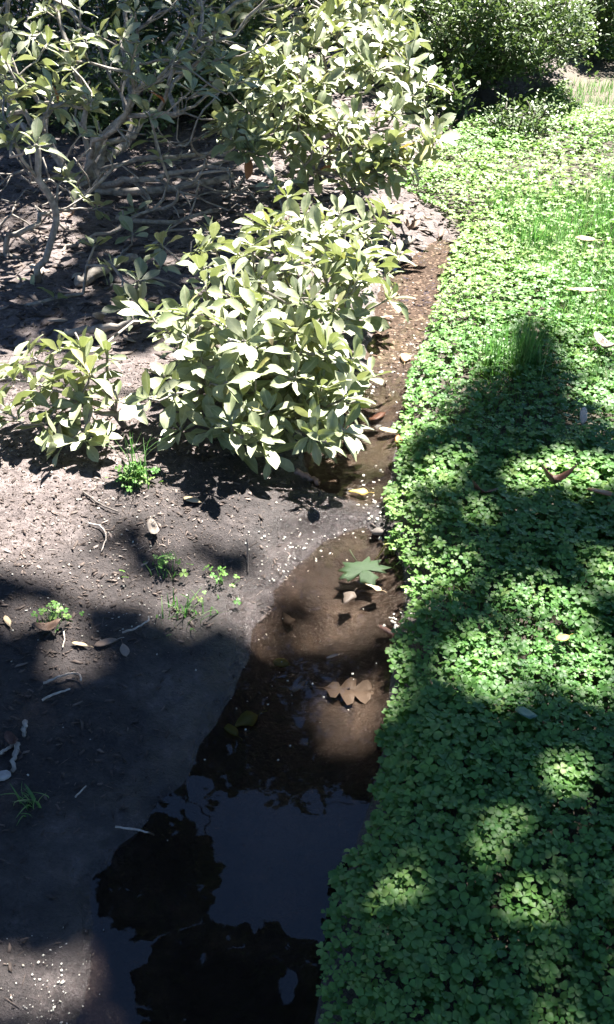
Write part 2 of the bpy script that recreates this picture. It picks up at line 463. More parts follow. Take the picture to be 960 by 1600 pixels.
wd = np.minimum(np.minimum(sdist(POOL[0], WX, WY), sdist(POOL[1], WX, WY)), sdist(POOL[2], WX, WY))
widx = np.arange(WX.size).reshape(WX.shape)
keep = np.minimum(np.minimum(wd[:-1, :-1], wd[1:, 1:]), np.minimum(wd[1:, :-1], wd[:-1, 1:])) < 0.09
WF = np.stack([widx[:-1, :-1], widx[:-1, 1:], widx[1:, 1:], widx[1:, :-1]], axis=2)[keep]
used = np.unique(WF); remap = np.zeros(WX.size, int); remap[used] = np.arange(len(used))
WV = np.stack([WX.ravel(), WY.ravel(), np.full(WX.size, 0.0015)], 1)[used]
tag(link('puddle_water', mesh_np('puddle_water', WV, remap[WF]), water_mat()), kind='structure')

# ------------------------------------------------------------------ clover carpet and grass
def clover_template():
    V, F = [], []
    for k in range(3):
        a = k * 2 * math.pi / 3 + math.pi / 2
        # obovate leaflet, notched tip, folded slightly along its rib
        prof = [(0.02, 0.03, 0.0), (0.26, 0.29, 0.03), (0.50, 0.355, 0.035), (0.70, 0.24, 0.01)]
        ca, sa = math.cos(a), math.sin(a)
        b = len(V)
        for (r, w, h) in prof:
            for s in (-1, 0, 1):
                rr = r + (0.0 if s == 0 else 0.02); x = s * w; z = h + (0.07 * abs(s)) * (w / 0.3) - 0.12 * r * r
                if r > 0.6 and s == 0: rr -= 0.05
                V.append((rr * ca - x * sa, rr * sa + x * ca, z))
        for i in range(3):
            for j in range(2):
                q = b + i * 3 + j
                F.append((q, q + 1, q + 4, q + 3))
    b = len(V)                                             # stalk
    for z, r in ((0.0, 0.02), (-1.6, 0.03)):
        V += [(-r, 0, z), (r, 0, z)]
    F.append((b, b + 1, b + 3, b + 2))
    return np.array(V, float), np.array(F)

def rot_random(m, tilt):
    a = rng.uniform(0, 2 * math.pi, m)
    up = np.stack([rng.normal(0, tilt, m), rng.normal(0, tilt, m), np.ones(m)], 1)
    up /= np.linalg.norm(up, axis=1, keepdims=True)
    d = np.stack([np.cos(a), np.sin(a), np.zeros(m)], 1)
    d -= up * (d * up).sum(1, keepdims=True)
    return frames(d, up)

tv, tf = clover_template()
def clover_patch(x0, x1, y0, y1, dens, size):
    n = int((x1 - x0) * (y1 - y0) * dens)
    x = rng.uniform(x0, x1, n); y = rng.uniform(y0, y1, n)
    bd = bank_d(x, y) + 0.04 * vnoise(x, y, 0.14, 31) + 0.035 * vnoise(x, y, 0.05, 32)
    pdist = np.hypot((x - pc[0] - 0.25 * (y - pc[1])) / 0.26, (y - pc[1]) / 0.95)
    thin = 0.5 + vnoise(x, y, 0.3, 33) + 0.4 * vnoise(x, y, 0.1, 34)
    grassy = sstep(0.25, 0.6, bd - 0.1) * sstep(3.0, 3.5, y) * (1 - sstep(6, 7, y))
    k = (bd > -0.01) & (pdist > 0.95 + 0.3 * rng.random(n)) & (rng.random(n) < np.clip(0.55 + thin, 0.35, 1)) & (rng.random(n) > 0.55 * grassy)
    x, y, bd = x[k], y[k], bd[k]
    n = len(x)
    cover = 0.028 + 0.035 * sstep(-0.01, 0.12, bd) + 0.03 * vnoise(x, y, 0.35, 35) + 0.018 * vnoise(x, y, 0.12, 36)
    lay = rng.random(n) ** 0.6
    z = height(x, y) + 0.012 + np.clip(cover, 0.012, 1) * (0.35 + 0.75 * lay)
    s = size * (0.45 + 0.9 * rng.random(n) ** 0.8) * (1 + 0.5 * vnoise(x, y, 0.25, 38))
    R = rot_random(n, 0.28)
    V, F = scatter(tv, tf, np.stack([x, y, z], 1), R, s)
    # patches of tone and layers
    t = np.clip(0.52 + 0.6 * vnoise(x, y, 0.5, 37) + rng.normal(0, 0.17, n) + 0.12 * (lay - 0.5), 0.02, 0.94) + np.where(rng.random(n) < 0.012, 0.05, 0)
    t = np.minimum(np.where(t < 0.94, np.minimum(t + 0.32 * sstep(3.0, 4.6, y), 0.94), t), 0.995)  # paler up the lawn: washed-out glare painted into the leaf tone
    return V, F, np.repeat(t, len(tv))
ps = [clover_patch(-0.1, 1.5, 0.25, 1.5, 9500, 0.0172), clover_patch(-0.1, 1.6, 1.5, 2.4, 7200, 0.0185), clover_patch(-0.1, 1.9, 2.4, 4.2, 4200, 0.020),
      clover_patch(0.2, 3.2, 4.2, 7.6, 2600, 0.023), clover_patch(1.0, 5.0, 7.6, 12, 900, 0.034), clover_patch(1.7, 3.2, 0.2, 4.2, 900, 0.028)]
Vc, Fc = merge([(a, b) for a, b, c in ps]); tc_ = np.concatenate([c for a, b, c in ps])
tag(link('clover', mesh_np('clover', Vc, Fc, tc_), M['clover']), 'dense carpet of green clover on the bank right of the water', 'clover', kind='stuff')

def blade_field(px, py, hgt, wid, lean, tint, seg=4):
    n = len(px)
    z = height(px, py)
    a = rng.uniform(0, 2 * math.pi, n)
    dx, dy = np.cos(a), np.sin(a)
    V = np.zeros((n, (seg + 1) * 2, 3))
    for i in range(seg + 1):
        t = i / seg
        off = lean * t * t
        w = wid * (1 - t) ** 0.7 * 0.5 + 0.0002
        cx = px + dx * off; cy = py + dy * off; cz = z + hgt * (t - 0.25 * t * t * np.minimum(1, lean / hgt))
        V[:, 2 * i] = np.stack([cx - dy * w, cy + dx * w, cz], 1)
        V[:, 2 * i + 1] = np.stack([cx + dy * w, cy - dx * w, cz], 1)
    base = np.array([(2 * i, 2 * i + 1, 2 * i + 3, 2 * i + 2) for i in range(seg)])
    F = base[None] + (np.arange(n) * (seg + 1) * 2)[:, None, None]
    return V.reshape(-1, 3), F.reshape(-1, 4), np.repeat(tint, (seg + 1) * 2)

def grass_blades(n, u0, u1, v0, v1, h0, h1):
    a = at(u0, v1); b = at(u1, v0)
    x = rng.uniform(at(u0, v0)[0], b[0], n); y = rng.uniform(a[1], b[1], n)
    u, v, d = project(np.stack([x, y, 0 * x], 1))
    k = (bank_d(x, y) > 0.1) & (vnoise(x, y, 0.28, 41) + 0.5 * vnoise(x, y, 0.1, 42) > -0.12) & (u > u0)
    x, y = x[k], y[k]; m = len(x)
    h = rng.uniform(h0, h1, m)
    return blade_field(x, y, h, rng.uniform(0.003, 0.006, m), h * rng.uniform(0.1, 0.7, m), rng.random(m) ** 1.3 * 0.99)
gs = [grass_blades(9000, 735, 1010, 300, 560, 0.06, 0.14), grass_blades(5000, 660, 1000, 380, 660, 0.05, 0.11), grass_blades(1500, 640, 1000, 650, 1100, 0.05, 0.10),
      grass_blades(5000, 820, 1060, 150, 330, 0.04, 0.09)]
Vg, Fg = merge([(a, b) for a, b, c in gs])
tag(link('lawn_grass', mesh_np('lawn_grass', Vg, Fg, np.concatenate([c for a, b, c in gs])), M['grass']), 'sunlit grass blades growing through the clover', 'grass', kind='stuff')

def tuft(name, u, v, n, h0, h1, spread, label, lean=0.5, group=None, cat='grass tuft', leaves=0):
    p = ground_at(u, v)
    r = np.abs(rng.normal(0, spread, n)); a = rng.uniform(0, 2 * math.pi, n)
    x = p[0] + r * np.cos(a); y = p[1] + r * np.sin(a)
    h = rng.uniform(h0, h1, n)
    V, F, t = blade_field(x, y, h, rng.uniform(0.0025, 0.005, n), h * rng.uniform(0.1, 1.0, n) * lean, rng.random(n) ** 1.5 * 0.99)
    if not leaves:
        o = link(name, mesh_np(name, V, F, t), M['grass'])
        o.data.transform(Matrix.Translation(-Vector(p))); o.location = p
        return tag(o, label, cat, group)
    root = empty(name, p)
    tag(link('blades', mesh_np('blades', V, F, t), M['grass'], root), kind='stuff')
    m = leaves
    r = np.abs(rng.normal(0, spread * 1.5, m)); a = rng.uniform(0, 2 * math.pi, m)
    x = p[0] + r * np.cos(a); y = p[1] + r * np.sin(a)
    z = height(x, y) + rng.uniform(0.01, 0.06, m) * np.exp(-r / (spread * 2))
    V, F = scatter(tv, tf, np.stack([x, y, z + 0.012], 1), rot_random(m, 0.4), 0.014 * rng.uniform(0.6, 1.2, m))
    o = link('clover_leaves', mesh_np('clover_leaves', V, F, np.repeat(rng.uniform(0.3, 0.95, m), len(tv))), M['clover'], root)
    tag(o, kind='stuff')
    return tag(root, label, cat, group)
tuft('grass_tuft', 815, 590, 170, 0.12, 0.27, 0.055, 'tall bright green grass tuft in the clover above the dark shade blob', 0.35)
tuft('grass_tuft', 765, 585, 60, 0.10, 0.22, 0.03, 'thin upright grass tuft left of the tall tuft in the clover', 0.3)
tuft('grass_tuft', 830, 400, 130, 0.10, 0.24, 0.07, 'pale sunlit grass tuft in the upper part of the lawn', 0.4)
tuft('grass_tuft', 212, 755, 26, 0.06, 0.19, 0.02, 'grass tuft with clover at its foot, on the mud under the shrub', 0.9, leaves=130)
tuft('weed_tuft', 262, 895, 26, 0.015, 0.045, 0.03, 'small pale green weed on the mud, upper of the two', 1.2, cat='weed', leaves=16)
tuft('weed_tuft', 290, 962, 40, 0.02, 0.06, 0.035, 'flat green grass weed on the mud beside the shade edge', 1.4, cat='weed', leaves=5)
tuft('weed_tuft', 348, 912, 12, 0.015, 0.035, 0.02, 'tiny green seedling on the mud near the pool', 1.2, cat='weed', leaves=10)
tuft('weed_tuft', 84, 967, 22, 0.012, 0.03, 0.02, 'dark green weed patch at the left of the sunlit mud', 1.2, cat='weed', leaves=14)
tuft('weed_tuft', 48, 1258, 24, 0.02, 0.05, 0.02, 'dry pale weed in the deep shade on the left mud', 1.2, cat='weed')

# ------------------------------------------------------------------ shrubs
def leaf_template(curl, fold, width=0.19, seg=6, stalk=0.10, twist=0.0, bend=0.0):
    V, F = [], []
    for i in range(seg + 1):
        t = i / seg
        if t < stalk: w = 0.012
        else:
            q = (t - stalk) / (1 - stalk)
            w = width * (math.sin(math.pi * q ** 1.5) ** 0.72) if 0 < q < 1 else 0.006
            if i == 0: w = 0.012
        z = -curl * t * t
        y = t * (1 - 0.18 * abs(curl) * t)
        for s in (-1, 0, 1):
            V.append((s * w * math.cos(twist * t) + bend * t * t, y, z + fold * abs(s) * w + s * w * math.sin(twist * t) + 0.02 * math.sin(9 * t + 2 * s)))
    for i in range(seg):
        for j in range(2):
            q = i * 3 + j
            F.append((q, q + 1, q + 4, q + 3))
    return np.array(V, float), np.array(F)
RIB = np.tile([0.0, 1.0, 0.0], 7)
LEAF = [leaf_template(c, f, w, twist=tw, bend=be) for c, f, w, tw, be in ((0.05, 0.35, 0.195, 0.3, 0.06), (0.16, 0.25, 0.20, -0.4, -0.05), (0.26, 0.4, 0.18, 0.6, 0.1), (-0.06, 0.45, 0.185, -0.2, 0.0), (0.10, 0.15, 0.215, 0.1, -0.1), (0.38, 0.5, 0.17, -0.7, 0.05), (0.0, 0.7, 0.175, 0.5, -0.12), (0.2, 0.3, 0.155, 0.0, 0.12))]
LEAF_ME = []
for i, (a, b) in enumerate(LEAF):
    me = mesh_np('shrub_leaf', a, b, np.full(len(a), 0.0)); me.materials.append(M['shrub_leaf']); LEAF_ME.append(me)
    ra = me.attributes.new('rib', 'FLOAT', 'POINT'); ra.data.foreach_set('value', RIB.astype(np.float32))
leaf_y = mesh_np('yellow_shrub_leaf', *LEAF[4], np.full(len(LEAF[4][0]), 0.0)); leaf_y.materials.append(M['yellow_leaf'])
leaf_b = mesh_np('brown_shrub_leaf', *LEAF[2], np.full(len(LEAF[2][0]), 0.0)); leaf_b.materials.append(M['rust_leaf'])

def grow(bases, tips, step=0.07, wander=0.02, k_path=0.45, rise=0.25):
    """tree of nodes that reaches every tip; returns positions, parents, tip node ids"""
    nb = len(bases); cap = nb + sum(int(np.linalg.norm(np.asarray(t) - np.asarray(bases[0])) / step) + 6 for t in tips) * 2
    pos = np.zeros((cap, 3)); pos[:nb] = bases; par = [-1] * nb; plen = np.zeros(cap)
    dirs = np.zeros((cap, 3)); dirs[:nb] = (0, 0, 1); cnt = nb
    order = sorted(range(len(tips)), key=lambda i: min(np.linalg.norm(tips[i] - b) for b in pos[:nb]))
    tipn = {}
    for i in order:
        T = np.asarray(tips[i], float)
        P = pos[:cnt]; pl = plen[:cnt]
        dv = T - P; dist = np.linalg.norm(dv, axis=1)
        back = (dv * dirs[:cnt]).sum(1) / (dist + 1e-6)
        cost = dist + k_path * pl + 0.25 * dist * (1 - back) + np.where(P[:, 2] > T[2] + 0.12, 0.15, 0)
        j = int(np.argmin(cost))
        p0 = pos[j].copy(); L = dist[j]
        m = max(2, int(L / step))
        c1 = p0 + dirs[j] * L * 0.3 + np.array([0, 0, -rise * 0.25 * L]); c2 = T - np.array([0, 0, rise * L]) + rng.normal(0, 0.06 * L, 3)
        prev = j
        for q in range(1, m + 1):
            t = q / m
            b = (1 - t) ** 3 * p0 + 3 * (1 - t) ** 2 * t * c1 + 3 * (1 - t) * t * t * c2 + t ** 3 * T
            if q < m: b = b + rng.normal(0, wander, 3) * min(1, L * 3)
            d = b - pos[prev]; dn = np.linalg.norm(d) + 1e-6
            pos[cnt] = b; par.append(prev); plen[cnt] = plen[prev] + dn; dirs[cnt] = d / dn
            prev = cnt; cnt += 1
        tipn[i] = prev
    return pos[:cnt], par, [tipn[i] for i in range(len(tips))], dirs[:cnt]

def wood(root, pos, par, r_tip, expo, mat, thick, sides=6, r_max=1.0):
    n = len(pos)
    ch = [[] for _ in range(n)]
    for i, p in enumerate(par):
        if p >= 0: ch[p].append(i)
    rad = np.zeros(n)
    for i in range(n - 1, -1, -1):
        rad[i] = r_tip if not ch[i] else sum(rad[c] ** expo for c in ch[i]) ** (1 / expo)
    rad = np.minimum(rad * rng.uniform(0.92, 1.08, n), r_max)
    thin = []; cnt = 0; made = []
    starts = [(i, -1) for i in range(n) if par[i] < 0]
    while starts:
        i, frm = starts.pop()
        chain = [frm, i] if frm >= 0 else [i]
        while ch[i]:
            k = max(ch[i], key=lambda c: rad[c])
            for c in ch[i]:
                if c != k: starts.append((c, i))
            chain.append(k); i = k
        if len(chain) < 2: continue
        r = rad[chain].copy()
        if frm >= 0: r[0] = min(r[0], r[1] * 1.1)
        V, F = tube_np(pos[chain], r, sides if r.max() > thick else 4)
        if r.max() > thick and cnt < 60:
            made.append((link('trunk' if frm < 0 else 'branch', mesh_np('branch', V, F), mat, root), pos[chain])); cnt += 1
        else: thin.append((V, F))
    if thin:
        tag(link('twigs', mesh_np('twigs', *merge(thin)), mat, root), kind='stuff')
    return made

def rosettes(tips, tdirs, n_lo, n_hi, size, droop=0.0):
    P, Dr, U, S = [], [], [], []
    for T, d in zip(tips, tdirs):
        ax = np.array([d[0] * 0.6, d[1] * 0.6, abs(d[2]) * 0.5 + 0.6]) + rng.normal(0, 0.22, 3)
        ax /= np.linalg.norm(ax)
        e1 = np.cross(ax, [0.3, 0.9, 0.1]); e1 /= np.linalg.norm(e1); e2 = np.cross(ax, e1)
        n = rng.integers(n_lo, n_hi + 1); a0 = rng.uniform(0, 6.28)
        for k in range(n):
            a = a0 + k * 2.4 + rng.normal(0, 0.18)
            el = math.radians(rng.uniform(-8, 34) + 40 * (k / n) ** 2 - droop * 25)
            out = math.cos(a) * e1 + math.sin(a) * e2
            d2 = math.cos(el) * out + math.sin(el) * ax
            u = math.cos(el) * ax - math.sin(el) * out + rng.normal(0, 0.22, 3) + np.array([0.05, -0.05, 0.35])
            P.append(T - ax * 0.02 * (1 - k / n)); Dr.append(d2); U.append(u)
            S.append(size * rng.uniform(0.62, 1.12) * (1 - 0.35 * (k / n) ** 2))
    return np.array(P), np.array(Dr), np.array(U), np.array(S)

def shrub(name, base, tips, bare, label, size=0.115, n_lo=6, n_hi=9, r_tip=0.0035, expo=2.25, mat='bark', group=None, specials=(), step=0.07, thick=0.006, r_max=0.05, wander=0.02, k_path=0.45, n_obj=300, sparse=0.0):
    base = [np.asarray(b, float) for b in base]
    root = empty(name, base[0])
    alltips = [np.asarray(t, float) for t in tips] + [np.asarray(t, float) for t in bare]
    pos, par, tn, dirs = grow(base, alltips, step=step, wander=wander, k_path=k_path)
    limbs = wood(root, pos, par, r_tip, expo, M[mat], thick, r_max=r_max)
    nl = len(tips)
    P, Dr, U, S = rosettes(pos[tn[:nl]], dirs[tn[:nl]], n_lo, n_hi, size)
    R = frames(Dr, U)
    u, v, d = project(P)
    inf = (u > -40) & (u < 1000) & (v > -40) & (v < 1640) & (d > 0)
    rank = np.argsort(-(S / d) * inf)
    obj_ids = rank[:n_obj]
    rest = rank[n_obj:]
    var = rng.integers(0, len(LEAF), len(P)); leaf_of = {}
    for i in obj_ids:
        o = bpy.data.objects.new('leaf', LEAF_ME[var[i]])
        COL.objects.link(o)
        o.parent = min(limbs, key=lambda l: np.min(((l[1] - P[i]) ** 2).sum(1)))[0]      # a leaf belongs to the limb it grows on
        leaf_of[i] = o
        m = np.eye(4); m[:3, :3] = R[i] * S[i]; m[:3, 3] = P[i]
        o.matrix_basis = Matrix(m.tolist())
    for (su, sv, me, lab) in specials:
        j = int(np.argmin([(u[i] - su) ** 2 + (v[i] - sv) ** 2 + 300 * d[i] for i in obj_ids]))
        leaf_of[obj_ids[j]].data = me; leaf_of[obj_ids[j]]['label'] = lab
    if len(rest):
        Vs, Fs, ts, off = [], [], [], 0
        for k in range(len(LEAF)):
            s = rest[var[rest] == k]
            if not len(s): continue
            V, F = scatter(*LEAF[k], P[s], R[s], S[s])
            Vs.append(V); Fs.append(F + off); off += len(V); ts.append(np.repeat(rng.random(len(s)), len(LEAF[k][0])))
        fm = mesh_np('foliage', np.concatenate(Vs), np.concatenate(Fs), np.concatenate(ts))
        ra = fm.attributes.new('rib', 'FLOAT', 'POINT'); ra.data.foreach_set('value', np.tile(RIB, len(fm.vertices) // len(RIB)).astype(np.float32))
        tag(link('foliage', fm, M['shrub_leaf'], root), kind='stuff')
    return tag(root, label, 'shrub', group)

def jit(p, s): return p + rng.normal(0, s, 3)

# the low shrub at the water's edge
front_px = [(380, 685), (430, 640), (350, 645), (300, 560), (270, 630), (330, 585), (470, 560), (520, 600), (500, 655), (440, 590), (400, 540), (340, 520), (252, 490), (290, 470), (380, 470),
            (430, 450), (480, 500), (530, 540), (540, 480), (500, 420), (550, 400), (460, 380), (340, 385), (305, 378), (450, 315), (540, 370), (582, 420), (520, 340), (548, 635), (545, 562), (598, 425),
            (410, 662), (460, 650), (490, 610), (360, 490), (450, 520), (330, 430), (310, 610), (280, 520), (410, 420), (470, 450), (500, 540), (420, 500), (370, 420), (395, 600), (370, 560), (620, 338), (580, 345), (480, 335), (500, 362), (420, 345), (555, 318), (600, 352), (395, 370), (445, 350)]
front_px = [(u - (16 if u > 500 else 0), v) for u, v in front_px]
def front_z(v): return float(np.interp(v, [300, 400, 500, 600, 690], [0.50, 0.46, 0.39, 0.28, 0.15]))
tips = []
for (u, v) in front_px:
    tips.append(jit(at(u + rng.normal(0, 6), v + rng.normal(0, 6), front_z(v)), 0.015))
for (u, v) in front_px[::2]:
    tips.append(jit(at(u + rng.normal(0, 30), v + rng.normal(0, 24), front_z(v)), 0.02))
for (u, v) in front_px * 2:
    z = front_z(v) * rng.uniform(0.45, 0.8)
    q = at(u + rng.normal(0, 26), v + rng.normal(0, 18), front_z(v)); tips.append(np.array([q[0], q[1] + rng.uniform(0.0, 0.25), z]))
b0 = ground_at(300, 610)
shrub('leafy_shrub', [b0, ground_at(400, 560), ground_at(470, 520)], tips, [], 'low broad-leaved shrub spreading at the edge of the stream', size=0.112, n_lo=7, n_hi=10)

# the small shrub on the left
left_px = [(75, 530), (50, 560), (130, 540), (22, 600), (8, 640), (60, 600), (100, 600), (150, 590), (172, 625), (110, 640), (60, 650), (100, 692), (142, 690), (170, 560), (30, 640), (125, 570), (-30, 620), (-50, 570), (-60, 660), (90, 560), (45, 620), (130, 620), (20, 560), (80, 630), (150, 650), (120, 670)]
def left_z(v): return float(np.interp(v, [500, 600, 690], [0.34, 0.25, 0.14]))
tips = [jit(at(u, v, left_z(v)), 0.015) for u, v in left_px]
bare = [at(205, 480, 0.36), at(118, 520, 0.33), at(270, 490, 0.3), at(180, 610, .28)]
shrub('leafy_shrub', [ground_at(196, 668)], tips, bare, 'small broad-leaved shrub over the sunlit mud at the left edge', size=0.115, n_lo=6, n_hi=8, r_tip=0.0032)

# the tall shrub behind
def back_z(v): return float(np.interp(v, [-150, 0, 100, 200, 290], [1.25, 0.90, 0.73, 0.54, 0.34]))
tips = []
def inside(u, v):
    lo = np.interp(v, [-150, 0, 60, 130, 180, 230, 290], [300, 360, 410, 370, 320, 360, 480])
    hi = np.interp(v, [-150, 0, 60, 130, 200, 250, 290], [650, 640, 640, 670, 690, 660, 640])
    return lo < u < hi
while len(tips) < 290:
    u, v = rng.uniform(280, 720), rng.uniform(-160, 285)
    if inside(u, v):
        q = at(u, v, back_z(v)); deep = rng.random() ** 1.5 * 0.5 if len(tips) > 170 else rng.random() * 0.08
        s = (q[1] + deep) / q[1]
        tips.append(np.array([q[0] * s, q[1] * s, CAMZ + (q[2] - CAMZ) * s - 0.05 * deep]) + rng.normal(0, 0.02, 3))
tips[:] = [t for t in tips if t[1] < 7.0]
bare = [at(u, v, z) for u, v, z in ((330, 300, .15), (250, 330, .12), (300, 250, .4), (240, 180, .5), (280, 130, .6), (330, 320, 0.08), (215, 300, .2), (260, 220, .4), (350, 210, .4), (300, 20, .9))]
shrub('leafy_shrub', [at(520, 285, 0.05) + np.array([0, 0.45, 0.0]), at(560, 290, 0.05) + np.array([0, 0.6, 0])], tips, bare, 'tall sunlit broad-leaved shrub behind the stream, in the middle of the background', size=0.13, n_lo=6, n_hi=9, r_tip=0.004,
      specials=[(617, 237, leaf_y, 'bright yellow leaf'), (372, 292, leaf_b, 'brown withered leaf'), (490, 290, leaf_b, 'brown withered leaf')])

# the large shrub with bare limbs on the left
corner = [(50, 50), (20, 110), (60, 130), (110, 70), (100, 120), (30, 180), (60, 205), (110, 185), (20, 20), (120, 20), (140, 150), (10, 235), (90, 0), (60, 90), (5, 70), (0, 150), (150, 60), (30, 60), (85, 165), (-40, 100), (-60, 40), (-50, 180), (60, -40), (130, -50), (10, -60)]
def corner_z(v): return float(np.interp(v, [-80, 0, 100, 240], [1.15, 0.97, 0.84, 0.62]))
tips = [jit(at(u, v, corner_z(v)), 0.03) for u, v in corner] + [jit(at(u + rng.normal(0, 22), v + rng.normal(0, 22), corner_z(v)), 0.04) for u, v in corner]
for u, v, z in ((243, 222, .5), (252, 262, .42), (100, 268, .5), (230, 72, .85), (200, 90, .8), (290, 45, .9), (330, 60, .85), (210, 80, .8), (150, 408, .22), (165, 425, .2), (215, 470, .2), (190, 478, .15), (262, 405, .18), (240, 440, .2), (320, 15, .95), (345, 90, .8), (270, 10, .95), (215, 10, .95), (250, 108, .75)):
    tips.append(jit(at(u, v, z), 0.02))
for _ in range(34):                                        # leafy shoots among the limbs
    u, v = rng.uniform(-20, 400), rng.uniform(-30, 150)
    tips.append(jit(at(u, v, corner_z(v) - 0.05), 0.05))
for _ in range(16):
    u, v = rng.uniform(-20, 330), rng.uniform(180, 470)
    tips.append(jit(at(u, v, 0.5 - 0.001 * v + 0.05), 0.05))
for _ in range(170):                                        # the crown above, out of the picture, that shades the limbs
    x = rng.uniform(-2.6, 0.25); y = rng.uniform(4.2, 8.0)
    z = CAMZ - 0.09 * y + rng.uniform(0.05, 1.0)
    if np.hypot((x - 0.276 * z + 1.5) / 0.6, (y - 0.483 * z - 4.1) / 0.95) > 1: tips.append(np.array([x, y, z]))
bare = []
while len(bare) < 340:
    u, v = rng.uniform(-40, 430), rng.uniform(-20, 440)
    z = float(np.interp(v, [0, 150, 300, 440], [0.95, 0.62, 0.30, 0.06])) * rng.uniform(0.55, 1.05)
    q = at(u, v, z)
    if q[1] < 7.5: bare.append(q)
shrub('leafy_shrub', [ground_at(38, 478), ground_at(60, 440), ground_at(150, 300) , ground_at(10, 400)], tips, bare, 'large old shrub with bare grey tangled limbs at the upper left', size=0.115, n_lo=5, n_hi=8, r_tip=0.0042, expo=2.3,
      thick=0.0055, r_max=0.032, wander=0.017, k_path=0.36, specials=[(100, 190, leaf_b, 'brown withered leaf'), (228, 158, leaf_b, 'brown withered leaf')])

# the dark fine-leaved bushes at the back
def fine_template():
    V = [(0, 0, 0), (0.24, 0.4, 0.05), (0, 0.45, 0), (-0.24, 0.4, 0.05), (0.17, 0.8, 0.0), (0, 1.0, -0.06), (-0.17, 0.8, 0.0)]
    F = [(0, 1, 2, 3), (2, 1, 4, 5), (3, 2, 5, 6)]
    return np.array(V, float), np.array(F)
ftv, ftf = fine_template()
def fine_bush(center, rx, ry, h, n_shoot, label, leaf=0.038, per=50, name='fine_leaved_bush'):
    cx, cy = center; cz = hz(cx, cy)
    root = empty(name, (cx, cy, cz))
    tips = []
    for _ in range(n_shoot):
        while True:
            p = rng.uniform(-1, 1, 3)
            if 0.35 < np.linalg.norm(p) < 1: break
        k = 1 + 0.35 * vnoise(p[0] * 3, p[1] * 3 + p[2] * 2, 0.8, 51)
        tips.append(np.array([cx + p[0] * rx * k, cy + p[1] * ry * k, cz + max(0.06, (p[2] * 0.5 + 0.5) * h * k)]))
    pos, par, tn, dirs = grow([np.array([cx, cy, cz]), np.array([cx + rx * .3, cy, cz]), np.array([cx - rx * .35, cy + .1, cz])], tips, step=0.16)
    wood(root, pos, par, 0.004, 2.3, M['dark_bark'], 0.02, sides=5, r_max=0.04)
    T = pos[tn]; Dt = dirs[tn]
    m = len(T) * per
    k = np.repeat(np.arange(len(T)), per)
    al = rng.uniform(-0.22, 0.05, m)
    P = T[k] + Dt[k] * al[:, None] + rng.normal(0, 0.045, (m, 3))
    a = rng.uniform(0, 6.283, m)
    d = np.stack([np.cos(a), np.sin(a), rng.uniform(-0.2, 0.7, m)], 1) + 0.6 * Dt[k]
    up = np.stack([rng.normal(0, 0.4, m), rng.normal(0, 0.4, m), np.ones(m)], 1) + 0.4 * np.array(SUN)
    V, F = scatter(ftv, ftf, P, frames(d, up), leaf * rng.uniform(0.6, 1.3, m))
    t = np.clip(np.repeat(np.clip(rng.normal(0.5, 0.25, len(T)), 0, 1), per) * 0.7 + 0.3 * rng.random(m), 0, 0.98)
    tag(link('foliage', mesh_np('foliage', V, F, np.repeat(t, len(ftv))), M['fine_leaf'], root), kind='stuff')
    return tag(root, label, 'bush')
c = at(745, 180); fine_bush((c[0], c[1] + 0.55), 0.95, 1.1, 0.8, 800, 'dark fine-leaved bush behind the clover, right of the tall shrub')
c = at(890, 130); fine_bush((c[0] + 0.2, c[1] + 1.1), 1.0, 1.1, 0.85, 700, 'fine-leaved bush at the top right beside the bare path')
c = at(560, 140); fine_bush((c[0] - 0.2, c[1] + 1.6), 1.3, 0.7, 1.7, 380, 'dark bush mass behind the tall sunlit shrub', leaf=0.045)
c = at(230, 60); fine_bush((-1.1, 7.6), 1.9, 0.7, 1.4, 480, 'dark hedge deep behind the bare limbs', leaf=0.05)
fine_bush((2.0, 11.6), 2.6, 0.9, 1.7, 520, 'tall hedge closing the view behind the fine-leaved bushes', leaf=0.06)
fine_bush((-1.35, 6.2), 0.8, 0.5, 0.55, 170, 'low dark undergrowth below the bare limbs on the left', leaf=0.05, per=30)
fine_bush((-0.45, 6.6), 0.6, 0.45, 0.5, 140, 'low dark undergrowth between the bare limbs and the tall shrub', leaf=0.05, per=30)
c = at(815, 238); fine_bush((c[0], c[1] + 0.1), 0.22, 0.2, 0.26, 60, 'small loose weed clump in the clover below the dark bush', leaf=0.03, per=18, name='weed_clump')
c = at(700, 215); fine_bush((c[0] - 0.05, c[1] + 0.15), 0.22, 0.25, 0.32, 60, 'low leafy clump at the foot of the dark bush', leaf=0.05, per=14, name='weed_clump')

# ------------------------------------------------------------------ fallen leaves, twigs, petals
def outline_leaf(pts, dome=0.025, wave=0.03, curl=0.0):
    """flat outline (closed, unit length along y) -> thin solid leaf with rib and undulation"""
    n = len(pts)
    P = np.array(pts, float); c = P.mean(0)
    rings = [1.0, 0.62, 0.28]
    V = []
    for s in rings:
        for k in range(n):
            q = c + (P[k] - c) * s
            z = dome * (1 - s * s) + wave * math.sin(9 * q[0] + 5 * q[1]) + curl * (q[1] - 0.5) ** 2 * 2 + curl * abs(q[0]) * 0.8
            V.append((q[0], q[1], z))
    V.append((c[0], c[1], dome))
    F = []
    for r in range(2):
        for k in range(n):
            k2 = (k + 1) % n
            F.append((r * n + k, r * n + k2, (r + 1) * n + k2, (r + 1) * n + k))
    b = 2 * n
    for k in range(0, n - 1, 2):
        F.append((b + k, b + k + 1, b + (k + 2) % n, 3 * n))
    V = np.array(V); F = np.array(F)
    m = len(V)
    V2 = V.copy(); V2[:, 2] -= 0.012
    side = [(k, k + m, (k + 1) % n + m, (k + 1) % n) for k in range(n)]
    return np.concatenate([V, V2]), np.concatenate([F, F[:, ::-1] + m, np.array(side)])
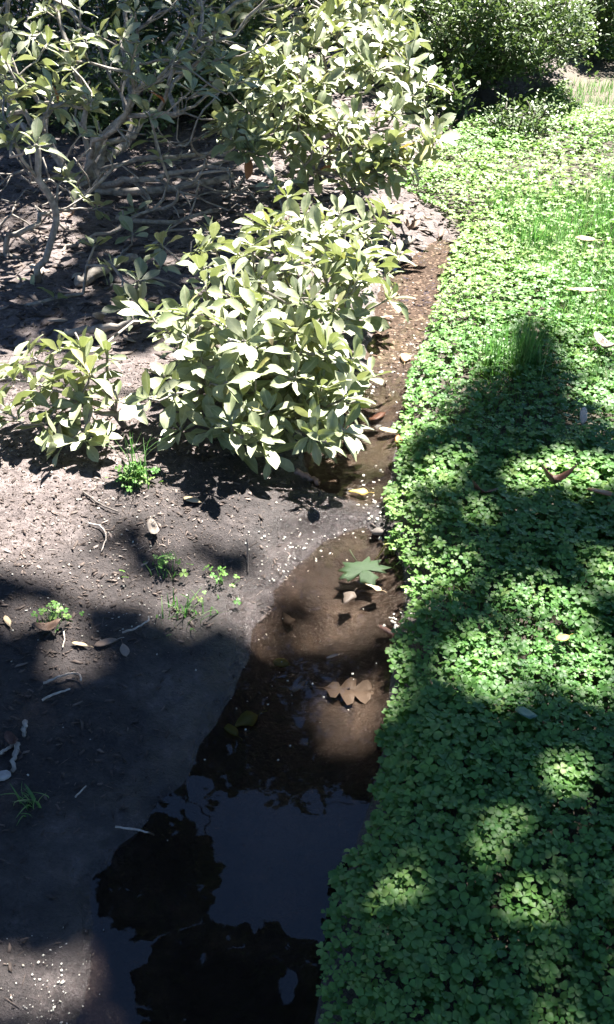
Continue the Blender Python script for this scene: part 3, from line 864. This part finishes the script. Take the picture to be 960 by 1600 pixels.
def oval(w, n=14):
    L = []
    for k in range(n):
        s = 2 * k / n; t = s if s <= 1 else 2 - s
        L.append((w * math.sin(math.pi * t ** 1.15) ** 0.8 * (1 if s <= 1 else -1) * (1 + 0.12 * math.sin(7 * s)) if 0 < t < 1 else 0.0, t + 0.02 * math.sin(11 * s)))
    return L
def mirror(half): return half + [(-x, y) for x, y in half[::-1] if abs(x) > 1e-6]
OAK = mirror([(0.0, 0.0), (0.05, 0.08), (0.17, 0.15), (0.2, 0.24), (0.09, 0.29), (0.22, 0.36), (0.33, 0.44), (0.3, 0.53), (0.13, 0.54), (0.24, 0.64), (0.28, 0.72), (0.19, 0.79), (0.08, 0.80), (0.12, 0.9), (0.0, 1.0)])
MAPLE = mirror([(0.0, 0.0), (0.10, 0.04), (0.32, -0.08), (0.30, 0.08), (0.52, 0.14), (0.40, 0.24), (0.62, 0.46), (0.44, 0.46), (0.46, 0.60), (0.24, 0.48), (0.13, 0.44), (0.22, 0.70), (0.12, 0.74), (0.0, 1.0)])
TRI = [(0.0, 0.0), (0.16, 0.1), (0.34, 0.2), (0.40, 0.32), (0.26, 0.5), (0.2, 0.7), (0.10, 0.86), (0.0, 1.0), (-0.08, 0.8), (-0.14, 0.6), (-0.2, 0.4), (-0.26, 0.3), (-0.2, 0.18), (-0.1, 0.08)]
def ribbed(half, wave=0.02, bend=0.06):
    """leaf built in strips from its rib to a lobed margin"""
    n = len(half); V = []
    for s in (1, -1):
        for (x, y) in half:
            k = 1.0 if s > 0 else 0.86
            V += [(0, y, bend * y * y), (s * x * 0.5 * k, y - 0.03 * abs(x), bend * y * y + 0.10 * abs(x) + wave * math.sin(17 * y)), (s * x * k, y, bend * y * y + 0.06 * abs(x) + wave * math.sin(23 * y + s))]
    F = []
    for b in (0, 3 * n):
        for i in range(n - 1):
            for j in range(2):
                q = b + 3 * i + j
                F.append((q, q + 1, q + 4, q + 3))
    return np.array(V, float), np.array(F)
SH = {'oval': outline_leaf(oval(0.24)), 'round': outline_leaf(oval(0.36)), 'slim': outline_leaf(oval(0.15), 0.02), 'oak': ribbed([p_ for p_ in OAK[:15]]), 'maple': outline_leaf(MAPLE, 0.015, 0.02),
      'tri': outline_leaf(TRI, 0.04), 'curled': outline_leaf(oval(0.26), 0.0, 0.05, 0.9), 'rolled': outline_leaf(oval(0.2), 0.05, 0.05, 1.6)}
def stalk_for(L, size):
    pts = [(0, 0.02, 0.0), (0.02, -0.15, 0.02), (0.0, -0.35 * L, 0.01)]
    return tube_np(np.array(pts), [0.012, 0.012, 0.016], 4)
_cache = {}
def fallen(u, v, shape, size, rot, mat, label, lift=0.006, tilt=(0, 0), group=None, cat='fallen leaf', stalk=0.8, name='fallen_leaf', floatz=None):
    p = ground_at(u, v, lift)
    if floatz is not None: p = at(u, v, floatz)
    key = (shape, mat, stalk)
    if key not in _cache:
        V, F = SH[shape]
        b = mesh_np('blade', V - np.array([0, 0.5, 0]), F, np.full(len(V), 0.4)); b.materials.append(M[mat])
        sv, sf = stalk_for(stalk, size)
        s = mesh_np('stalk', sv - np.array([0, 0.5, 0]), sf, np.full(len(sv), 0.2)); s.materials.append(M[mat])
        _cache[key] = (b, s)
    b, s = _cache[key]
    root = empty(name, p)
    root.rotation_euler = (tilt[0], tilt[1], math.radians(rot)); root.scale = (size,) * 3
    for n_, me in (('blade', b), ('stalk', s)):
        o = bpy.data.objects.new(n_, me); COL.objects.link(o); o.parent = root
    return tag(root, label, cat, group)

# in the water
fallen(572, 898, 'maple', 0.12, 200, 'maple_leaf', 'green lobed leaf floating in the sunlit brown pool', floatz=0.003, stalk=1.2)
fallen(546, 934, 'tri', 0.055, 150, 'sunk_leaf', 'dull tan leaf in the pool just below the green lobed leaf', floatz=0.004)
fallen(584, 917, 'tri', 0.045, 70, 'tan_leaf', 'small pinkish tan leaf touching the green lobed leaf', floatz=0.016, tilt=(0.2, 0.3))
fallen(560, 768, 'tri', 0.06, 80, 'yellow_leaf', 'pale yellow three-cornered leaf on the upper pool', floatz=0.006)
fallen(608, 672, 'oval', 0.075, 60, 'tan_leaf', 'pale tan leaf floating at the edge of the upper pool', floatz=0.006)
fallen(624, 692, 'oval', 0.06, 10, 'rust_leaf', 'orange brown leaf against the clover by the upper pool', lift=0.05, tilt=(0.6, 0.2))
fallen(552, 1080, 'oak', 0.14, 262, 'sunk_leaf', 'large sunken brown oak leaf in the lower pool', lift=0.006)
fallen(604, 984, 'slim', 0.055, 40, 'dark_leaf', 'reddish leaf sunken beside the clover edge', floatz=0.004)
fallen(378, 1128, 'tri', 0.08, 120, 'olive_leaf', 'olive sunken leaf at the left shore of the lower pool', lift=0.004)
fallen(362, 1140, 'oval', 0.05, 40, 'olive_leaf', 'smaller olive leaf beside the olive leaf at the shore', lift=0.009)
fallen(448, 966, 'tri', 0.05, 20, 'sunk_leaf', 'small brown leaf sunken in the shaded pool', floatz=-0.01)
fallen(440, 1035, 'round', 0.045, 70, 'olive_leaf', 'dull olive leaf lying deep in the middle of the shaded pool', floatz=-0.015)
fallen(468, 1072, 'slim', 0.05, 140, 'dry_leaf', 'narrow grey leaf under the dark water left of the oak leaf', floatz=-0.012)
fallen(520, 1025, 'slim', 0.035, 110, 'dry_leaf', 'small pale sliver leaf floating on the shaded pool', floatz=0.004)
fallen(590, 650, 'oval', 0.08, 130, 'dark_leaf', 'brown leaf sunken in the upper pool', floatz=-0.008)
fallen(545, 640, 'slim', 0.09, 95, 'tan_leaf', 'long pale leaf sticking out over the upper pool', floatz=0.05, tilt=(0, 0.4))
fallen(634, 558, 'oval', 0.09, 350, 'tan_leaf', 'pale tan leaf on the shallow stream bed by the clover', lift=0.008)
fallen(600, 495, 'slim', 0.08, 100, 'tan_leaf', 'bleached leaf at the left side of the red stream bed', lift=0.01)
# on the clover
fallen(880, 996, 'round', 0.038, 120, 'yellow_leaf', 'yellow leaf lying on the shaded clover', lift=0.085, tilt=(0.1, 0.2))
fallen(940, 768, 'oval', 0.09, 95, 'rust_leaf', 'rusty brown leaf on the clover at the right edge', lift=0.085, tilt=(0.3, 0.1))
fallen(752, 772, 'curled', 0.075, 70, 'dark_leaf', 'curled dark red leaf in the clover left of the shade blob', lift=0.075, tilt=(0.2, 0.4))
fallen(790, 776, 'oval', 0.04, 10, 'dark_leaf', 'small dark leaf beside the curled dark red leaf', lift=0.075)
fallen(868, 758, 'rolled', 0.10, 80, 'dark_leaf', 'rolled dark brown leaf at the foot of the shade blob', lift=0.075)
fallen(912, 650, 'slim', 0.09, 345, 'dry_leaf', 'long pale leaf standing in the lawn at the right', lift=0.09, tilt=(0.3, 0.2))
fallen(822, 1112, 'round', 0.06, 180, 'blue_leaf', 'broad blue-green leaf half buried in the clover', lift=0.08, tilt=(0.4, -0.2))
fallen(908, 452, 'oval', 0.13, 80, 'tan_leaf', 'bleached leaf on the upper lawn', lift=0.08)
fallen(945, 545, 'curled', 0.12, 30, 'dry_leaf', 'dry leaf on the lawn near the right edge', lift=0.07)
fallen(915, 372, 'round', 0.10, 60, 'tan_leaf', 'pale dry leaf high on the lawn', lift=0.09)
# on the mud
fallen(125, 1006, 'slim', 0.045, 70, 'tan_leaf', 'pale pointed leaf on the mud at the shade edge', lift=0.008)
fallen(165, 1003, 'oval', 0.055, 110, 'dry_leaf', 'grey brown leaf right of the pale pointed leaf', lift=0.008)
fallen(240, 830, 'curled', 0.06, 20, 'dry_leaf', 'broad pale leaf in the shrub shadow on the mud', lift=0.01, tilt=(0.3, 0))
fallen(12, 970, 'slim', 0.05, 30, 'tan_leaf', 'pale chip of leaf at the left edge of the mud', lift=0.008)
fallen(300, 780, 'oval', 0.06, 60, 'tan_leaf', 'pale leaf deep in the shadow below the low shrub', lift=0.01)
fallen(75, 985, 'curled', 0.07, 100, 'dry_leaf', 'curled grey leaf on the left mud', lift=0.01)
fallen(195, 1015, 'oval', 0.045, 200, 'dry_leaf', 'dull leaf just inside the shade on the left mud', lift=0.008)
fallen(20, 1160, 'curled', 0.045, 40, 'dark_leaf', 'dark curled leaf beside the broken stick at the left edge', lift=0.012)
# the drift of dry leaves where the stream comes out
drift = [(600, 350), (625, 345), (650, 350), (672, 360), (590, 365), (612, 372), (640, 375), (660, 385), (580, 385), (605, 392), (628, 400), (560, 375), (545, 365), (570, 350), (655, 338), (690, 362), (618, 332), (640, 362), (590, 402), (570, 395), (600, 338), (668, 345)]
for i, (u, v) in enumerate(drift):
    fallen(u, v, ['curled', 'rolled', 'oval', 'slim'][i % 4], rng.uniform(0.06, 0.10), rng.uniform(0, 360), 'dry_leaf', 'dry grey curled leaf in the drift at the head of the stream', lift=0.018, tilt=(rng.normal(0, .4), rng.normal(0, .4)),
           group='dry leaves drifted at the head of the stream')
under = [(140, 375), (190, 360), (120, 430), (220, 450), (90, 500), (160, 500), (250, 520), (60, 420), (330, 330), (380, 340), (300, 400), (230, 390), (420, 330), (110, 340), (200, 530), (280, 330)]
for i, (u, v) in enumerate(under):
    fallen(u, v, ['oval', 'curled', 'slim', 'round'][i % 4], rng.uniform(0.07, 0.11), rng.uniform(0, 360), 'dry_leaf', 'dry pale leaf littering the ground under the bare limbs', lift=0.012, tilt=(rng.normal(0, .25), rng.normal(0, .25)),
           group='dry leaves under the bare limbs')

def stick(path, r, mat, label, lift=0.006, cat='twig', name='fallen_twig', sides=6, fork=None):
    P = np.array([ground_at(u, v, lift + dz) for u, v, dz in path])
    # resample with a little wander
    t = np.linspace(0, len(P) - 1, len(P) * 4)
    Q = np.stack([np.interp(t, np.arange(len(P)), P[:, k]) for k in range(3)], 1)
    for _ in range(3): Q[1:-1] = 0.25 * Q[:-2] + 0.5 * Q[1:-1] + 0.25 * Q[2:]
    Q += rng.normal(0, r * 0.25, Q.shape)
    rr = r * np.linspace(1.0, 0.7, len(Q)) * rng.uniform(0.88, 1.12, len(Q))
    parts = [tube_np(Q, rr, sides)]
    k = len(Q) // 2
    d = Q[k] - Q[k - 1]; side = np.array([-d[1], d[0], 0.2 * r]); side /= np.linalg.norm(side) + 1e-9
    if fork: parts.append(tube_np(np.array([Q[k], Q[k] + side * r * 1.5 + d, Q[k] + side * r * 3.2 + d * 2.0]), [r * 0.7, r * 0.55, r * 0.4], 5))   # broken side shoot
    o = link(name, mesh_np(name, *merge(parts)), M[mat])
    o.data.transform(Matrix.Translation(-Vector(P[0]))); o.location = P[0]
    return tag(o, label, cat)
stick([(68, 1068, .005), (90, 1058, .008), (112, 1051, .01), (125, 1052, .01), (128, 1064, .006)], 0.0028, 'twig', 'hooked pale twig on the shaded mud')
stick([(66, 1093, 0), (84, 1085, .004), (110, 1076, .004)], 0.003, 'twig', 'straight pale twig just below the hooked twig')
stick([(192, 988, 0), (212, 982, .003), (232, 971, .006), (233, 963, .01)], 0.0025, 'twig', 'thin bent white twig on the mud by the shade edge')
stick([(40, 1128, 0), (37, 1140, .002), (38, 1150, 0)], 0.0055, 'bark', 'short upper piece of the broken stick at the left edge', name='broken_stick', cat='stick')
stick([(28, 1162, 0), (22, 1185, .004), (19, 1204, 0)], 0.006, 'bark', 'longer lower piece of the broken stick at the left edge', name='broken_stick', cat='stick')
stick([(0, 1178, 0), (14, 1168, 0), (24, 1160, 0)], 0.004, 'twig', 'thin twig beside the broken stick')
stick([(138, 818, 0), (160, 822, .004), (168, 840, .006), (158, 862, .002)], 0.0025, 'twig', 'curved pale twig on the sunlit mud')
stick([(386, 842, .03), (388, 866, .01), (388, 895, 0)], 0.0025, 'dark_bark', 'thin dark twig stuck upright in the wet mud')
stick([(462, 736, .01), (480, 744, .008), (500, 756, .004)], 0.010, 'red_wood', 'reddish stick poking out of the shadow into the upper pool', name='fallen_stick', cat='stick')
stick([(100, 985, 0), (101, 1000, 0), (98, 1012, 0)], 0.002, 'twig', 'fine upright pale twig on the left mud')
stick([(130, 768, 0), (160, 790, .003), (186, 800, 0)], 0.003, 'dark_bark', 'dark crooked twig between the two shrub shadows')
stick([(603, 850, .07), (596, 862, .05), (586, 876, .02)], 0.0018, 'olive_leaf', 'thin brown stem arching from the clover into the pool')
stick([(120, 440, .02), (170, 415, .03), (212, 402, .03)], 0.024, 'bark', 'thick grey fallen branch under the bare limbs', name='fallen_branch', cat='branch', sides=8)
stick([(150, 300, .02), (240, 298, .04), (300, 290, .06), (365, 272, .1)], 0.022, 'bark', 'long grey branch lying below the bare limbs', name='fallen_branch', cat='branch', sides=8)
stick([(180, 340, .02), (260, 352, .02), (330, 330, .03)], 0.013, 'bark', 'grey branch on the ground behind the thick fallen branch', name='fallen_branch', cat='branch', sides=7)
stick([(100, 520, .01), (160, 512, .05), (215, 505, .08)], 0.016, 'bark', 'short grey branch behind the small left shrub', name='fallen_branch', cat='branch', sides=7)
stick([(180, 1292, 0), (222, 1297, .003), (242, 1306, 0)], 0.0022, 'twig', 'faint twig on the wet mud in deep shade')
stick([(118, 1245, 0), (135, 1228, .003)], 0.002, 'twig', 'faint pale twig by the dry weed in deep shade')
p = ground_at(6, 1212)
def pebble(u, v, r, label=None, group=None, name='stone', seed=0, mat='stone'):
    p = ground_at(u, v)
    n1, n2 = 7, 10
    V = []
    for i in range(n1 + 1):
        for k in range(n2):
            a, b = math.pi * i / n1, 2 * math.pi * k / n2
            q = np.array([math.sin(a) * math.cos(b), math.sin(a) * math.sin(b), math.cos(a)])
            w = 1 + 0.4 * float(vnoise(np.array(q[0] + seed), np.array(q[1] + q[2] * .7), 0.7, 61))
            V.append(q * w * r * np.array([1.25, 0.95, 0.6]))
    F = [(i * n2 + k, (i + 1) * n2 + k, (i + 1) * n2 + (k + 1) % n2, i * n2 + (k + 1) % n2) for i in range(n1) for k in range(n2)]
    o = link(name, mesh_np(name, np.array(V), np.array(F)), M[mat]); o.location = p + np.array([0, 0, r * 0.3])
    return tag(o, label, 'stone', group)
pebble(6, 1214, 0.014, 'grey stone below the broken stick at the left edge', seed=3)
pebble(640, 1000 - 40, 0.006, 'tiny pale stone at the clover edge by the pool', seed=5)
pebble(592, 832, 0.016, 'dark wet stone where the two pools meet', seed=8, mat='dark_bark')

# small litter: bark chips, crumbs, needles (nobody could count it)
def chips_template():
    V = [(-0.5, -0.12, 0), (0.28, -0.3, 0.05), (0.55, 0.08, 0), (-0.25, 0.27, 0.06), (-0.5, -0.12, 0.08), (0.28, -0.3, 0.17), (0.55, 0.08, 0.10), (-0.25, 0.27, 0.16)]
    F = [(4, 5, 6, 7), (0, 1, 5, 4), (1, 2, 6, 5), (2, 3, 7, 6), (3, 0, 4, 7)]
    return np.array(V, float), np.array(F)
ctv, ctf = chips_template()
def litter(n, x0, x1, y0, y1, smin, smax, aspect, keep=None, tilt=0.3, water=False):
    x = rng.uniform(x0, x1, n); y = rng.uniform(y0, y1, n)
    z, ds, d, bd = height(x, y, True)
    k = (bd < 0.0)
    k &= (rng.random(n) < np.clip(0.25 + 0.9 * sstep(0.0, 0.5, d) + 0.9 * vnoise(x, y, 0.2, 71), 0.06, 1))
    if not water: k &= d > 0.0
    x, y, z = x[k], y[k], z[k]
    m = len(x)
    s = smin + (smax - smin) * rng.random(m) ** 2.5
    sc = np.stack([s * rng.uniform(*aspect, m), s, s * rng.uniform(0.7, 1.6, m)], 1)
    V, F = scatter(ctv, ctf, np.stack([x, y, z + 0.0015], 1), rot_random(m, tilt), sc)
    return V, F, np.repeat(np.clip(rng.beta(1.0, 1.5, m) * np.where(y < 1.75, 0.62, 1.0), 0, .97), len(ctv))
ls = [litter(16000, -1.5, 0.35, 0.5, 3.0, 0.003, 0.015, (0.8, 2.2)), litter(5500, -1.5, 0.35, 0.5, 3.0, 0.0018, 0.004, (5, 14)), litter(26000, -1.3, 0.3, 1.5, 2.9, 0.0018, 0.006, (0.7, 1.4)), litter(9000, -2.3, 1.0, 3.0, 6.5, 0.008, 0.04, (0.9, 2.2)),
      litter(2500, -2.3, 1.0, 3.0, 6.5, 0.004, 0.009, (8, 22)), litter(2500, -4, 1.2, 6.5, 11, 0.02, 0.07, (0.9, 2.2)), litter(2600, 0.1, 0.75, 2.6, 4.4, 0.004, 0.02, (0.8, 1.8), water=True)]
Vl, Fl = merge([(a, b) for a, b, c in ls])
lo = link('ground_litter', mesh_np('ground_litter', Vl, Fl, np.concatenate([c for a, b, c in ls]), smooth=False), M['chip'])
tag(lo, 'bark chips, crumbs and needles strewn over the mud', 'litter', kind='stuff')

# small white petals
def petals(n, u, v, su, sv, size=0.008, z=None):
    pts = []
    for _ in range(n):
        uu, vv = rng.normal(u, su), rng.normal(v, sv)
        q = ground_at(uu, vv, 0.003)
        if q[2] < 0.003: q = at(uu, vv, 0.004)
        pts.append(q)
    pts = np.array(pts); m = len(pts)
    sc = size * rng.uniform(0.5, 1.3, m)
    return scatter(ctv, ctf, pts, rot_random(m, 0.4), np.stack([sc, sc * 1.5, sc * 0.3], 1))
pl = [petals(34, 82, 1545, 22, 45, 0.0045), petals(80, 65, 1550, 50, 50, 0.0025), petals(45, 590, 780, 18, 28, 0.010), petals(50, 575, 595, 25, 16, 0.012), petals(40, 480, 840, 50, 18, 0.007), petals(35, 440, 880, 30, 20, 0.006),
      petals(34, 205, 960, 40, 22, 0.005), petals(60, 120, 880, 80, 50, 0.006), petals(40, 640, 580, 20, 40, 0.010), petals(16, 618, 965, 8, 10, 0.009), petals(60, 100, 700, 90, 40, 0.008), petals(30, 450, 1050, 60, 60, 0.005),
      petals(30, 620, 470, 30, 50, 0.012), petals(40, 200, 780, 60, 50, 0.007), petals(22, 180, 1060, 120, 120, 0.004)]
Vp, Fp = merge(pl)
tag(link('fallen_petals', mesh_np('fallen_petals', Vp, Fp, np.repeat(rng.random(len(Vp) // 8) * 0.98, 8), smooth=False), M['petal']), 'tiny white petals scattered over mud and shallow water', 'petals', kind='stuff')

# ------------------------------------------------------------------ the trees overhead (their shade falls into the picture, their crowns show in the water)
SHADE = [   # how closely the crown covers the ground plan below along the sun's rays, 5 cm cells from x -1.35, y 0.42
    '888888888888888888885699999988997995555555555555555555',
    '888888888888888888874799999988998895555555555555555555',
    '888888888888888888864799999988998796555555555555555555',
    '888888888888888888855899999987999799555555555555555555',
    '888888888888888888855999999987999699555555555555555555',
    '888888888888888888746999999987999789555555555555555555',
    '333333333333333333101899999954899129100000000000000000',
    '222222222222222222001899999954899007400000000000000000',
    '555555555555555555116999999986999206944444444444444444',
    '999999999999999998779999999999983648999999999999999999',
    '999999999999999999999999999999982399999999999999999999',
    '999999999999999999999999999999999998899999999999999999',
    '999999999999999999999999999999999984369999999999999999',
    '999999999999999999999999999999998463249999999999999999',
    '999999999999999999899999999999999455348999999999999999',
    '999999999999999998579999999999999999789999999999999999',
    '999999999999999999799999999999999999867999999999999999',
    '999999999999999999999999999999997434622688888888888888',
    '999999999999999867999999999854673000211266666666666666',
    '999999999999999545899999999511262000011155555555555555',
    '888888888888887434899999999511164100121157777777777777',
    '999999999999996446999999999732488644343478888888888888',
    '666666666666665669999999999988899960003799999999999999',
    '444444444444444698754334568999986872003558888888888888',
    '444444444444444675310000125766730278668435777777777777',
    '555555555555543353100000013322310049999646888888888888',
    '333333333333311134200000122100110049999999999999999999',
    '111111111111111125522223211000012369999999999999999999',
    '111111111111111126522376221000013799999999999999999999',
    '111111111111111137632576220000013776899999999999999999',
    '222222222222111233333333320000004755589999999999999999',
    '111111111111111111111111110000006554576656789999999999',
    '000000000000000000000000000000005445532111246666666666',
    '000000000000000000000000000000004445421101124444444444',
    '000000000000000000000000000000005445531111125555555555',
    '000000000000000000000000000000002556754433444444444444',
    '000000000000000000000000000000003678998664222222222222',
    '000000000000000000000000000000003569999887589777777777',
    '000000000000000000000000000000002459999998799999999999',
    '000000000000000000000000000000001448899999862100000000',
    '000000000000000000000000000000000246799999974100000000',
    '000000000000000000000000000000000023699999974200000000',
    '000000000000000000000000000000000013689999975200000000',
    '000000000000000000000000000000000002579999975200000000',
    '000000000000000000000000000000000001368899874200000000',
    '000000000000000000000000000000000000246789764100000000',
    '000000000000000000000000000000000000124569943100000000',
    '000000000000000000000000000000000000012349951000000000',
    '000000000000000000000000000000000000001129971000000000',
    '000000000000000000000000000000000000000018981000000000',
    '000000000000000000000000000000000000000007992000000000',
    '000000000000000000000000000000000000000005993000000000',
    '000000000000000000000000000000000000000002883000000000',
    '000000000000000000000000000000000000000001673000000000',
    '000000000000000000000000000000000000000000353000000000',
    '000000000000000000000000000000000000000000132000000000',
    '000000000000000000000000000000000000000000011000000000',
    '000000000000000000000000000000000000000000000000000000',
]
tree_tv = np.array([(0, 0, 0), (0.3, 0.35, 0.04), (0, 0.4, 0), (-0.3, 0.35, 0.04), (0.22, 0.75, 0), (0, 1.0, -0.08), (-0.22, 0.75, 0)], float) - np.array([0, 0.5, 0])
tree_tf = ftf
S_ = np.array(SUN)
def tree_from(name, base, P, label, leaf=0.12, cell=0.75, r_max=0.16):
    root = empty(name, base)
    key = np.floor(P / cell).astype(int)
    _, inv = np.unique(key, axis=0, return_inverse=True); inv = inv.ravel()
    tips = [P[inv == k].mean(0) for k in range(inv.max() + 1)]
    top = np.array([base[0], base[1], 0.45 * np.mean(P[:, 2])])
    trunk_pts = [np.array(base) + (top - np.array(base)) * t + rng.normal(0, 0.03, 3) * (t > 0) for t in np.linspace(0, 1, 7)]
    pos, par, tn, dirs = grow([top], tips, step=0.35, wander=0.05, rise=0.15)
    wood(root, pos, par, 0.011, 2.4, M['dark_bark'], 0.03, sides=6, r_max=r_max * 0.7)
    V, F = tube_np(np.array(trunk_pts), np.linspace(r_max * 1.25, r_max * 0.7, 7), 12)
    link('trunk', mesh_np('trunk', V, F), M['dark_bark'], root)
    m = len(P)
    a = rng.uniform(0, 6.283, m)
    d = np.stack([np.cos(a), np.sin(a), rng.normal(-0.2, 0.35, m)], 1)
    up = np.stack([rng.normal(0, 0.35, m), rng.normal(0, 0.35, m), np.ones(m)], 1) + 0.5 * S_
    V, F = scatter(tree_tv, tree_tf, P, frames(d, up), leaf * rng.uniform(0.7, 1.3, m))
    tag(link('crown', mesh_np('crown', V, F, np.repeat(rng.random(m), len(tree_tv))), M['tree_leaf'], root), kind='stuff')
    return tag(root, label, 'tree')

grid = np.array([[int(c) for c in r] for r in SHADE]) / 9.0
def cover(x, y):
    i = np.clip(((x + 1.35) / 0.05).astype(int), 0, grid.shape[1] - 1); j = np.clip(((y - 0.42) / 0.05).astype(int), 0, grid.shape[0] - 1)
    c = grid[j, i]
    inside_ = (x > -1.35) & (x < 1.35) & (y > 0.42) & (y < 3.3)
    far = np.where((y < 1.8) & (y > -3) & (x > -1.3) & (x < 4.0), (0.5 + vnoise(x, y, 0.5, 81) + 0.6 * vnoise(x, y, 0.2, 82) > 0.35) * 0.9, 0.0)
    return np.where(inside_, c, far)
x, y = [g.ravel() for g in np.meshgrid(np.arange(-1.3, 3.2, 0.0175), np.arange(-1.8, 3.3, 0.0175))]
n = len(x); x = x + rng.uniform(-0.012, 0.012, n); y = y + rng.uniform(-0.012, 0.012, n)
cv = cover(x, y)
k = cv + 0.8 * vnoise(x, y, 0.07, 84) + 0.4 * vnoise(x, y, 0.16, 85) > 0.47
x, y = x[k], y[k]
zc = 7.0 + 1.6 * vnoise(x, y, 0.8, 83) * 2 + rng.normal(0, 0.25, len(x))
P = np.stack([x, y, np.zeros(len(x))], 1) + S_[None] * (zc / S_[2])[:, None]
tree_from('shade_tree', (3.9, 4.6, 0.0), P, 'leafy tree right of the lawn whose dappled shade falls over the clover and pool', leaf=0.066)

# crown mirrored in the pool: limbs reaching forward from a tree at the back left
def mirror_ray(u, v, h):
    q = at(u, v); d = q - np.array([0, 0, CAMZ]); d[2] = -d[2]
    return q + d * (h / d[2])
Pm = []
def mass(n, u0, u1, v0, v1, h0, h1, hole=None):
    c = 0
    while c < n:
        u, v = rng.uniform(u0, u1), rng.uniform(v0, v1)
        c += 1
        e = ((u - (u0 + u1) / 2) / ((u1 - u0) / 2)) ** 2 + ((v - (v0 + v1) / 2) / ((v1 - v0) / 2)) ** 2
        w = 0.9 * float(vnoise(np.array(u), np.array(v), 45, 91)) + 0.9 * float(vnoise(np.array(u), np.array(v), 16, 92))
        if e + w > 1.0: continue
        Pm.append(mirror_ray(u, v, rng.uniform(h0, h1)))
mass(2600, 340, 660, 780, 1270, 8.6, 10.6)
mass(900, 150, 335, 1275, 1450, 5.5, 6.5)
mass(1100, 220, 500, 1440, 1680, 5.0, 6.0)
Pm = [p for p in Pm if not (-1.3 < p[0] - 0.276 * p[2] < 3 and p[1] - 0.483 * p[2] < 3.5) and p[0] - 0.276 * p[2] < -0.45]
n = 15000                                                  # the part of the crown that dapples the bare limbs
x = rng.uniform(-3.4, 0.4, n); y = rng.uniform(3.0, 12.0, n)
edge = np.interp(y, [3.0, 3.3, 3.45, 3.9, 4.2, 5.5, 7.0, 8.0], [-0.6, -0.45, 0.0, -0.1, -0.5, -0.42, -0.3, 0.4])
dap = vnoise(x, y, 0.45, 95) + 0.7 * vnoise(x, y, 0.18, 96)
k = (x < edge) & (dap > -0.42) & (np.hypot((x + 1.45) / 0.42, (y - 4.0) / 0.65) > 1)
x, y = x[k], y[k]
zc = 5.6 + rng.uniform(-0.7, 0.9, len(x))
Pm = np.concatenate([np.array(Pm), np.stack([x, y, np.zeros(len(x))], 1) + S_[None] * (zc / S_[2])[:, None]])
tree_from('background_tree', (-3.6, 8.6, 0.0), Pm, 'tall tree behind the shrubs, its crown mirrored dark in the pool', leaf=0.13, cell=0.9)

# unseen trees added all round to block sky light and deepen the shade
def sky_block_tree(x, y, r, zc, label, n=3600):
    q = rng.normal(0, 1, (n, 3)); q /= np.linalg.norm(q, axis=1, keepdims=True)
    q *= (rng.random((n, 1)) ** 0.33)
    lump = 1 + 0.5 * vnoise(q[:, 0] * 3 + x, q[:, 1] * 3 + q[:, 2] * 2, 0.7, 97)
    P = np.array([x, y, zc]) + q * np.array([r, r, zc * 0.62]) * lump[:, None]
    tree_from('added_tree', (x, y, 0.0), P, label, leaf=0.34, cell=1.6, r_max=0.2)
sky_block_tree(-6.2, 1.2, 2.9, 5.2, 'added sky-blocking tree out of view to the left of the mud')
sky_block_tree(-4.6, -4.6, 3.0, 5.4, 'added sky-blocking tree behind the viewer on the left')
sky_block_tree(0.6, -5.2, 3.2, 5.6, 'added sky-blocking tree straight behind the viewer')
sky_block_tree(5.6, -3.6, 3.0, 5.2, 'added sky-blocking tree behind the viewer on the right')
sky_block_tree(8.2, 2.6, 3.2, 5.0, 'added sky-blocking tree out of view to the right of the lawn')
sky_block_tree(9.0, 10.5, 3.4, 4.6, 'added sky-blocking tree far beyond the lawn on the right')
sky_block_tree(-8.0, 7.5, 3.2, 5.2, 'added sky-blocking tree beyond the bare limbs on the left')
sky_block_tree(1.5, 18.0, 3.8, 4.4, 'added sky-blocking tree far behind the bushes')
sky_block_tree(-5.5, 16.0, 3.8, 4.6, 'added sky-blocking tree far behind the hedge')
